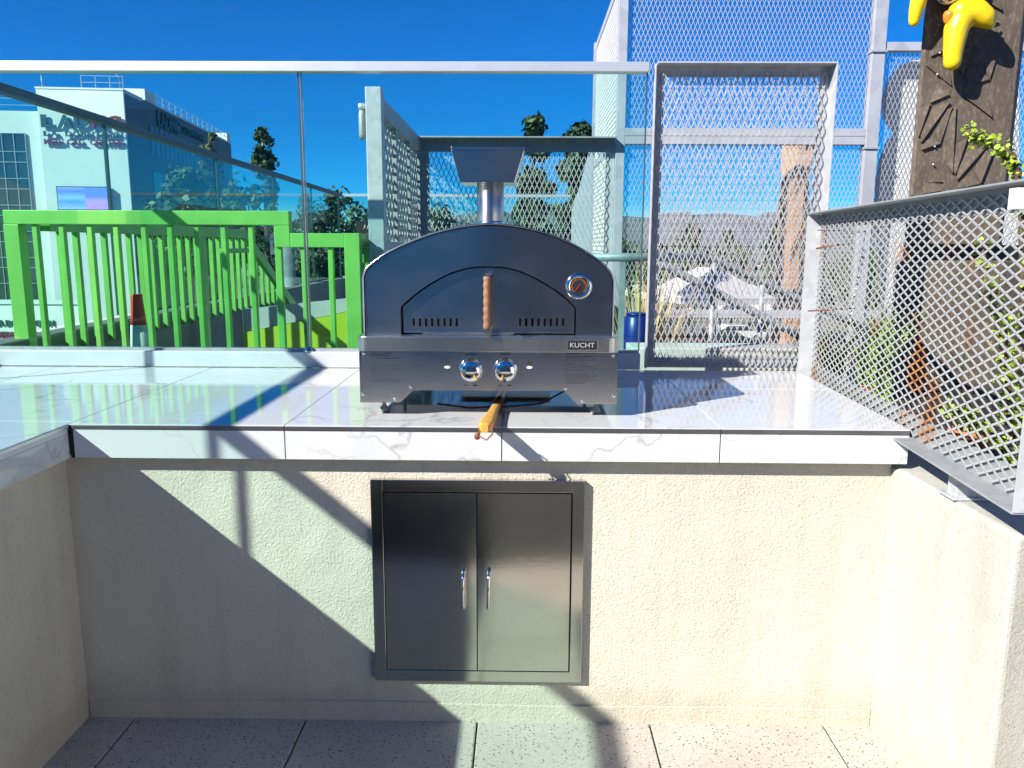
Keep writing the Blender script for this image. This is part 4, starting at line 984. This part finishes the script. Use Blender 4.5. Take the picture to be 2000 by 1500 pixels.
strap_plant(.72, 2.6, 0, 260, 1.22, LEAF_DRY, 'tall dry straw coloured grass clump behind the gate mesh', 'dry_grass', 'grass clump', 6, .28, .012)
strap_plant(.60, 2.2, 0, 120, 1.05, LEAF_DRY, 'lower dry grass clump beside the gate jamb and barrel', 'dry_grass', 'grass clump', 8, .25, .012)
bd_ = thing('bead_string', 'string of pale round beads hanging behind the fence', 'bead string', (1.32, .9, 1.0))
for k in range(12):
    p = Vector((1.30 - .003 * k, .92, 1.385 - .024 * k)); r_b = .007
    if k == 0: b0_ = MB().lathe([(.001, -r_b), (.005, -.005), (r_b, 0), (.005, .005), (.001, r_b)], p, (0, 0, 1), 10).build('bead', WHITE_PAINT, bd_)
    else: share(b0_, p, bd_)
MB().tube([(1.30, .92, 1.46), (1.264, .92, 1.11)], .0015, 5).build('cord', BLACK, bd_)
MB().tube([(1.10, .87, 1.462), (1.30, .92, 1.46), (1.46, 1.47, 1.46)], .0015, 5).build('cord', BLACK, bd_)

# ================================================================== MEDICAL BUILDING
mb_ = thing('medical_building', 'white medical centre tower with lettered front beyond the green railing', 'building', (0, 0, 0))
def bx(x0, x1, y0, y1, z0, z1, name, mat, par=None, bevel=0): return MB().box(x0, x1, y0, y1, z0, z1).build(name, mat, par or mb_, bevel)
bx(-7.25, 0, 0, 4.6, 0, 20.9, 'tower_wall', WHITE_WALL); bx(-7.3, .05, -.05, 4.65, 20.9, 21.05, 'parapet_cap', WHITE_PAINT)
bx(.01, .06, .3, 4.5, 0, 20.7, 'shaded_side_cladding', WALL_SHADE)
bx(-16, -7.26, .6, 13, 0, 19.1, 'wing_wall', WHITE_WALL)
cw_ = bx(-16, -8.7, .5, .62, 2.5, 17.2, 'curtain_wall', DARK_GLASS)
for k in range(8): bx(-8.75 - .98 * k, -8.68 - .98 * k, .44, .52, 2.5, 17.2, 'mullion', MULLION, cw_)
for z in (15.6, 14.7, 13.3, 12.4, 11.0, 10.1, 8.7, 7.8, 6.4, 5.5, 4.1): bx(-16, -8.7, .43, .515, z, z + .07, 'transom', MULLION, cw_)
for k in range(8):
    for (z0, z1) in ((15.67, 17.15), (13.37, 14.7), (11.07, 12.4)):
        pass
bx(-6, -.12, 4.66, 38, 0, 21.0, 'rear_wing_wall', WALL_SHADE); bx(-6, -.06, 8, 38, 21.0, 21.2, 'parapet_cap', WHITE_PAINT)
bx(-3.4, .1, 5.2, 8.2, 21.0, 22.0, 'roof_plant_room', WHITE_WALL); bx(-2.5, -.1, 36, 37.6, 21.2, 22.2, 'roof_plant_room', WHITE_WALL)
for k in range(22):
    y = 6.4 + 1.4 * k; bx(-.11, -.03, y, y + 1.2, 16.2, 18.9, 'window', BLUE_LOUVRE)
for k in range(10):
    y = 6.4 + 3.05 * k; bx(-.11, -.04, y, y + 2.8, 3.0, 14.6, 'window', DARK_GLASS)
for (z, nm) in ((21.05, 'r'),):
    for x in (-3.6, -2.4, -1.2, -.1): bx(x, x + .06, .3, .36, z, z + 1.1, 'roof_railing_post', MULLION)
    for zz_ in (.5, 1.05): bx(-3.6, 0, .3, .34, z + zz_, z + zz_ + .05, 'roof_railing_bar', MULLION)
    for zz_ in (.5, 1.05): bx(-16, -7.4, .8, .84, 19.1 + zz_, 19.15 + zz_, 'roof_railing_bar', MULLION)
    for k in range(14): bx(-.2, -.14, 9 + 2 * k, 9.06 + 2 * k, 21.2, 22.2, 'roof_railing_post', MULLION)
    bx(-.2, -.14, 9, 36, 22.15, 22.2, 'roof_railing_bar', MULLION); bx(-.2, -.14, 9, 36, 21.65, 21.7, 'roof_railing_bar', MULLION)
MB().tube([(-.4, .5, 21.0), (-.4, .5, 22.1), (-.9, .5, 22.6), (-1.9, .5, 22.75)], .05, 6).build('lamp_arm', MULLION, mb_); MB().tube([(-6.9, .5, 21.0), (-6.9, .5, 22.1)], .05, 6).build('antenna', MULLION, mb_)
# letters stand off the wall and throw their own shadows
def letters(txt, x0, x1, z0, z1, mats, y=-.26, dep=.12, bold=.03):
    n = len(txt); pit = (x1 - x0) / n
    for i, chx in enumerate(txt):
        if chx == ' ': continue
        wf = .93 if chx not in 'I' else .25
        put_text('letter', chx, mats[i] if isinstance(mats, list) else mats, mb_, x0 + pit * i + pit * (1 - wf) * .3, x0 + pit * i + pit * wf, y, z0, z1, dep, bold)
letters('LADMC', -7.0, -.15, 17.65, 18.72, [SIGN_TEAL] * 3 + [SIGN_MAROON] * 2, bold=.04)
letters('LA DOWNTOWN', -6.85, -.15, 16.92, 17.35, SIGN_TEAL); letters('MEDICAL CENTER', -6.85, -.15, 16.22, 16.68, SIGN_MAROON)
sc1 = bx(-6.1, -1.65, -.45, -.1, 10.6, 12.65, 'video_screen', BLACK); bx(-6.03, -1.72, -.47, -.451, 10.67, 12.58, 'screen_image', SCREEN, sc1)
mb_.location = (-35.1, 70, -6.15); mb_.rotation_euler = (0, 0, R(6.3))
# lettering on its long side
me, v = text_mesh('LADMC', 1.0, .06, .03); me.materials.append(SIGN_TEAL)
o = bpy.data.objects.new('side_lettering', me); col.objects.link(o); o.parent = mb_
o.rotation_euler = (R(90), 0, R(90)); o.location = (-.04, 8.6, 19.2); o.scale = (2.1, 2.1, 2.0)
me, v = text_mesh('LA DOWNTOWN', 1.0, .06, .03); me.materials.append(SIGN_TEAL)
o = bpy.data.objects.new('side_lettering', me); col.objects.link(o); o.parent = mb_
o.rotation_euler = (R(90), 0, R(90)); o.location = (-.04, 16.6, 19.6); o.scale = (1.0, 1.0, 2.0)

sw = thing('sign_wall', 'low white sign wall with small lettering below the medical building', 'sign', (-34, 52, -6.2))
bx(-40, -30.5, 52, 52.6, -6.2, -2.6, 'wall_body', WHITE_WALL, sw); bx(-40.1, -30.4, 51.9, 52.7, -2.6, -2.35, 'coping', WHITE_PAINT, sw)
put_text('lettering', 'LA DOWNTOWN', SIGN_TEAL, sw, -36.4, -32.3, 51.9, -4.15, -3.7, .08, .03); put_text('lettering', 'MEDICAL CENTER', SIGN_MAROON, sw, -36.4, -32.3, 51.9, -4.95, -4.5, .08, .03)
tcn = thing('round_column', 'plain teal grey round column rising beyond the stair railing', 'column', (-2.8, 7.2, 0))
MB().lathe([(.11, -6), (.11, 1.60)], (-2.80, 7.25, 0), (0, 0, 1), 20).build('shaft', PAINT_GREY, tcn); MB().lathe([(.13, 1.60), (.13, 1.68)], (-2.80, 7.25, 0), (0, 0, 1), 20).build('cap', ROOF_TILE, tcn)

# ================================================================== TREES
def make_tree(name, label, kind, loc, H, CR, mat, seed, group=None, n=1500):
    rn = random.Random(seed); t_ = thing(name, label, 'tree', (0, 0, 0), group); tr = MB(); cr = MB()
    tr.tube([(0, 0, -.2), (.02 * H * rn.uniform(-1, 1), 0, H * .4), (0, .01 * H, H * .93)], [H * .022, H * .014, H * .004], 7)
    cl = []
    if kind == 'pine':
        for k in range(70):
            f = rn.random() ** .8; z = H * (.22 + .78 * f); rr_ = CR * ((1 - f) ** .55 * .9 + .12) * (.55 + .6 * rn.random()); a = rn.uniform(0, 6.28)
            cl.append((Vector((rr_ * math.cos(a) * .8, rr_ * math.sin(a) * .8, z)), CR * rn.uniform(.16, .34)))
    else:
        for k in range(38):
            a = rn.uniform(0, 6.28); e = rn.uniform(-.6, 1.45); rr_ = rn.uniform(.35, 1.0)
            cl.append((Vector((CR * rr_ * math.cos(a) * math.cos(e), CR * rr_ * math.sin(a) * math.cos(e), H * .64 + H * .34 * rr_ * math.sin(e))), CR * rn.uniform(.22, .42)))
    for c_, r_c in cl[::5]: tr.tube([(0, 0, max(H * .2, c_.z - CR * .5)), tuple(c_)], [H * .007, H * .002], 5)
    for k in range(n):
        c_, r_c = cl[rn.randrange(len(cl))]; u = Vector((rn.gauss(0, 1), rn.gauss(0, 1), rn.gauss(0, 1))).normalized()
        p = c_ + u * r_c * rn.uniform(.5, 1.05); s_ = CR * (rn.uniform(.10, .20) if kind == 'pine' else rn.uniform(.06, .13))
        n_v = (u + Vector((rn.gauss(0, .5), rn.gauss(0, .5), rn.gauss(.2, .5)))).normalized(); a_ = n_v.orthogonal().normalized(); b_ = n_v.cross(a_); th = rn.uniform(0, 6.28)
        a2 = a_ * math.cos(th) + b_ * math.sin(th); b2 = n_v.cross(a2)
        cr.add([p - a2 * s_, p - b2 * s_ * .6, p + a2 * s_, p + b2 * s_ * .6], [(0, 1, 2, 3)])
    tr.build('trunk', BARK, t_); cr.build('crown', mat, t_); t_.location = loc
    return t_
def tree_at(px_top, py_top, d, base, CRpx, kind, mat, name, label, seed, group=None, n=1500):
    p = at(px_top, py_top, y=d); H = p.z - base; CR = CRpx / 1548.8 * (d + 2.2)
    return make_tree(name, label, kind, (p.x, d, base), H, CR, mat, seed, group, n)
tree_at(512, 258, 46, -6.2, 42, 'pine', LEAF_PINE, 'conifer_tree', 'slender dark conifer rising above the glass guard against blue sky', 11, n=2600)
tree_at(1043, 220, 34, -6.2, 54, 'pine', LEAF_PINE, 'conifer_tree', 'tall dark pine behind the chimney hood', 12, n=3200)
tree_at(1132, 238, 37, -6.2, 66, 'pine', LEAF_PINE, 'conifer_tree', 'broad dark pine beside the screen tower', 13, n=3600)
tree_at(405, 240, 66, -6.2, 42, 'broad', LEAF_OLIVE, 'leafy_tree', 'bushy tree overlapping the long side of the medical building', 14, n=1600)
tree_at(365, 320, 50, -6.2, 80, 'broad', LEAF_TREE, 'leafy_tree', 'wide leafy tree behind the glass, below the building side', 15, n=2200)
tree_at(455, 345, 56, -6.2, 70, 'broad', LEAF_TREE, 'leafy_tree', 'rounded dark tree between the wide leafy tree and the conifer', 16, n=2000)
tree_at(598, 370, 62, -6.2, 46, 'broad', LEAF_OLIVE, 'leafy_tree', 'olive green tree behind the vertical glass joint', 17)
tree_at(650, 362, 74, -6.2, 50, 'broad', LEAF_TREE, 'leafy_tree', 'distant tree topping the dark guard near the white cap', 18)
tree_at(700, 392, 66, -6.2, 48, 'broad', LEAF_TREE, 'leafy_tree', 'low dark tree beside the galvanised post', 19)
tree_at(870, 395, 52, -6.2, 60, 'broad', LEAF_TREE, 'leafy_tree', 'low leafy tree behind the lattice wall and mesh', 20)
protos = [make_tree('town_tree', 'dark green tree in the town far beyond the gate', 'broad', (0, 0, -50), 7, 3.2, LEAF_TREE, 31, 'trees in the town', 700),
          make_tree('town_tree', 'dark green tree in the town far beyond the gate', 'broad', (0, 0, -50), 6.5, 2.9, LEAF_OLIVE, 32, 'trees in the town', 700),
          make_tree('town_tree', 'dark green tree in the town far beyond the gate', 'pine', (0, 0, -50), 8, 2.0, LEAF_PINE, 33, 'trees in the town', 700)]
used = [False] * 3
spots = []
for k in range(74):
    d = rnd.choice([60, 80, 85, 100, 120, 150, 180, 220]) + rnd.uniform(-9, 9); a = rnd.uniform(.10, .50) if k < 46 else rnd.uniform(-.58, .08); spots.append((a * d, d))
for (x, y) in spots:
    if y < 120 and -60 < x < -22: continue
    i = rnd.randrange(3); o = protos[i] if not used[i] else copy_tree(protos[i]); used[i] = True
    s_ = rnd.uniform(.8, 1.2); o.location = (x, y, -6.2); o.rotation_euler = (0, 0, rnd.uniform(0, 6.28)); o.scale = (s_, s_, s_ * rnd.uniform(.85, 1.15))
# houses
def house(loc, w_, d_, h_, rz, mats, label, first=None):
    t_ = thing('town_house', label, 'house', (0, 0, 0), 'houses in the town')
    MB().box(-w_ / 2, w_ / 2, -d_ / 2, d_ / 2, 0, h_).build('wall', mats[0], t_)
    MB().prism([(-w_ / 2 - .4, h_), (w_ / 2 + .4, h_), (0, h_ + w_ * .22)], -d_ / 2 - .4, d_ / 2 + .4).build('roof', mats[1], t_)
    for k in range(3): MB().box(-w_ / 2 + 1 + k * (w_ - 2) / 3, -w_ / 2 + 2.2 + k * (w_ - 2) / 3, -d_ / 2 - .04, -d_ / 2 + .05, 1.0, 2.3).build('window', DARK_GLASS, t_)
    MB().box(w_ / 2 - 1.6, w_ / 2 - .7, -d_ / 2 - .04, -d_ / 2 + .05, 0, 2.1).build('door', ROOF_TILE, t_)
    t_.location = loc; t_.rotation_euler = (0, 0, rz); return t_
hk = 'pale house with pitched brown roof in the town beyond the gate'
h0 = house((24, 92, -6.2), 9, 12, 3.4, .2, (HOUSE_WALL, ROOF_TILE), hk)
for (x, y, rz) in ((34, 110, -.4), (20, 128, .6), (48, 135, .1), (30, 160, -.2), (60, 170, .5), (14, 175, .3), (44, 205, 0), (-32, 120, .4), (-22, 140, -.3), (-8, 130, .1), (70, 215, .2), (26, 230, .7)):
    c = copy_tree(h0); c.location = (x, y, -6.2); c.rotation_euler = (0, 0, rz)
# white canopies and cars seen through the gate
def canopy(loc, w_, d_, h_, rz, label):
    t_ = thing('canopy_tent', label, 'tent', (0, 0, 0)); m_ = MB(); cloth = CANVAS
    m_.add([(-w_ / 2, -d_ / 2, h_), (w_ / 2, -d_ / 2, h_), (w_ / 2, d_ / 2, h_), (-w_ / 2, d_ / 2, h_), (0, -d_ * .2, h_ + 1.6), (0, d_ * .2, h_ + 1.6), (-w_ / 2, -d_ / 2, h_ - .35), (w_ / 2, -d_ / 2, h_ - .35), (w_ / 2, d_ / 2, h_ - .35), (-w_ / 2, d_ / 2, h_ - .35)],
           [(0, 1, 4), (1, 2, 5, 4), (2, 3, 5), (3, 0, 4, 5), (6, 7, 1, 0), (7, 8, 2, 1), (8, 9, 3, 2), (9, 6, 0, 3)]); m_.build('roof', cloth, t_)
    for x in (-w_ / 2 + .1, w_ / 2 - .1):
        for y in (-d_ / 2 + .1, d_ / 2 - .1): MB().tube([(x, y, 0), (x, y, h_ - .3)], .06, 6).build('leg', GALV_DARK, t_)
    t_.location = loc; t_.rotation_euler = (0, 0, rz); return t_
canopy((10.6, 44, -4.4), 5.0, 6, 3.1, .3, 'large white peaked canopy seen through the gate above the sloping handrail')
canopy((14.9, 50, -5.4), 4.2, 5, 2.9, -.2, 'smaller white canopy beside the orange column, through the mesh')
def car(loc, rz, paint, label):
    t_ = thing('parked_car', label, 'car', (0, 0, 0), 'cars parked below the terrace')
    prof = [(-2.15, .35), (2.1, .35), (2.2, .6), (2.1, .85), (1.2, .98), (.55, 1.42), (-1.1, 1.45), (-1.9, 1.0), (-2.2, .92)]
    MB().prism(prof, -.85, .85).build('body', paint, t_, bevel=.08)
    MB().prism([(1.05, .99), (.5, 1.37), (-1.05, 1.39), (-1.7, 1.02)], -.862, .862).build('window', DARK_GLASS, t_)
    MB().prism([(1.22, .995), (.60, 1.40), (.57, 1.40), (1.18, .985)], -.7, .7).build('windscreen', DARK_GLASS, t_)
    for x in (-1.35, 1.35):
        for y in (-.87, .70):
            wl = MB().lathe([(.33, 0), (.33, .17)], (x, y, .33), (0, 1, 0), 16).build('wheel', TYRE, t_); MB().lathe([(.2, -.005), (.2, .175)], (x, y, .33), (0, 1, 0), 12).build('rim', ALU, wl)
    for y in (-.6, .6): MB().box(2.12, 2.21, y - .18, y + .18, .62, .76).build('headlight', WHITE_PRINT, t_); MB().box(-2.2, -2.12, y - .18, y + .18, .72, .86).build('tail_light', RED_PAINT, t_)
    t_.location = loc; t_.rotation_euler = (0, 0, rz); return t_
car((15.4, 57.5, -6.19), .05, CAR_PAINT[1], 'black car parked below the gate, nearest the town road'); car((17.6, 63, -6.19), .1, CAR_PAINT[0], 'white car on the road below the gate')
car((13.0, 66, -6.19), 3.2, CAR_PAINT[2], 'silver car on the road behind the black car')

# unseen additions behind the camera for the steel to mirror: hall and dark sheet
hb = thing('added_hall', 'low hall added facing the counter to be mirrored in the steel oven front', 'building', (-3, -8, 0))
MB().box(-9, -.35, -14.5, -8.0, -6, 3.4).build('wall', WALL_SHADE, hb)
MB().box(-.34, 9, -14.5, -7.9, -6, 3.4).build('wall', M('umber_render', (.19, .19, .215), .85, 0, .1, 1), hb)
BLUE_BACKDROP = M('blue_backdrop_panel', (.02, .33, .50), .5, 0, .08, .6)
for k in range(6): MB().box(-8.8 + 1.4 * k, -7.46 + 1.4 * k, -7.99, -7.95, .05, 3.2).build('window', BLUE_BACKDROP, hb)  # plain blue panels added so the oven front mirrors blue
mo = MB().box(-1.15, 1.6, -3.4, -1.27, -.0005, .007).build('floor_shade_sheet', M('floor_shade_colour', (.018, .020, .026), .95, 0, .2, 30)); tag(mo, 'dark sheet added before the counter as floor shade, mirrored in the doors', 'mat')  # unseen dark sheet standing in for shade on the floor

bw = thing('bounce_wall', 'white wall added out of view to bounce sunlight across the terrace', 'wall', (2.7, -3.5, 0))  # unseen wall added to bounce sunlight onto the shaded counter wing
MB().box(2.6, 2.8, -6.5, -1.05, -.02, 1.9).build('wall_body', WHITE_WALL, bw, bevel=.01); MB().box(2.57, 2.83, -6.53, -1.02, 1.901, 1.95).build('coping', CONCRETE, bw, bevel=.004)
# ------------------------------------------------------------------ the air over the town
hz = MB().box(-4600, 4600, -1000, 4300, -7.3, 230).build('haze', BLACK, kind='stuff')
hm = bpy.data.materials.new('thin_haze'); hm.use_nodes = True; hm.node_tree.nodes.clear()
ho_ = hm.node_tree.nodes.new('ShaderNodeOutputMaterial'); hv = hm.node_tree.nodes.new('ShaderNodeVolumePrincipled')
hv.inputs['Color'].default_value = (.62, .74, .92, 1); hv.inputs['Density'].default_value = .00003; hm.node_tree.links.new(hv.outputs[0], ho_.inputs['Volume'])
hz.data.materials.clear(); hz.data.materials.append(hm)
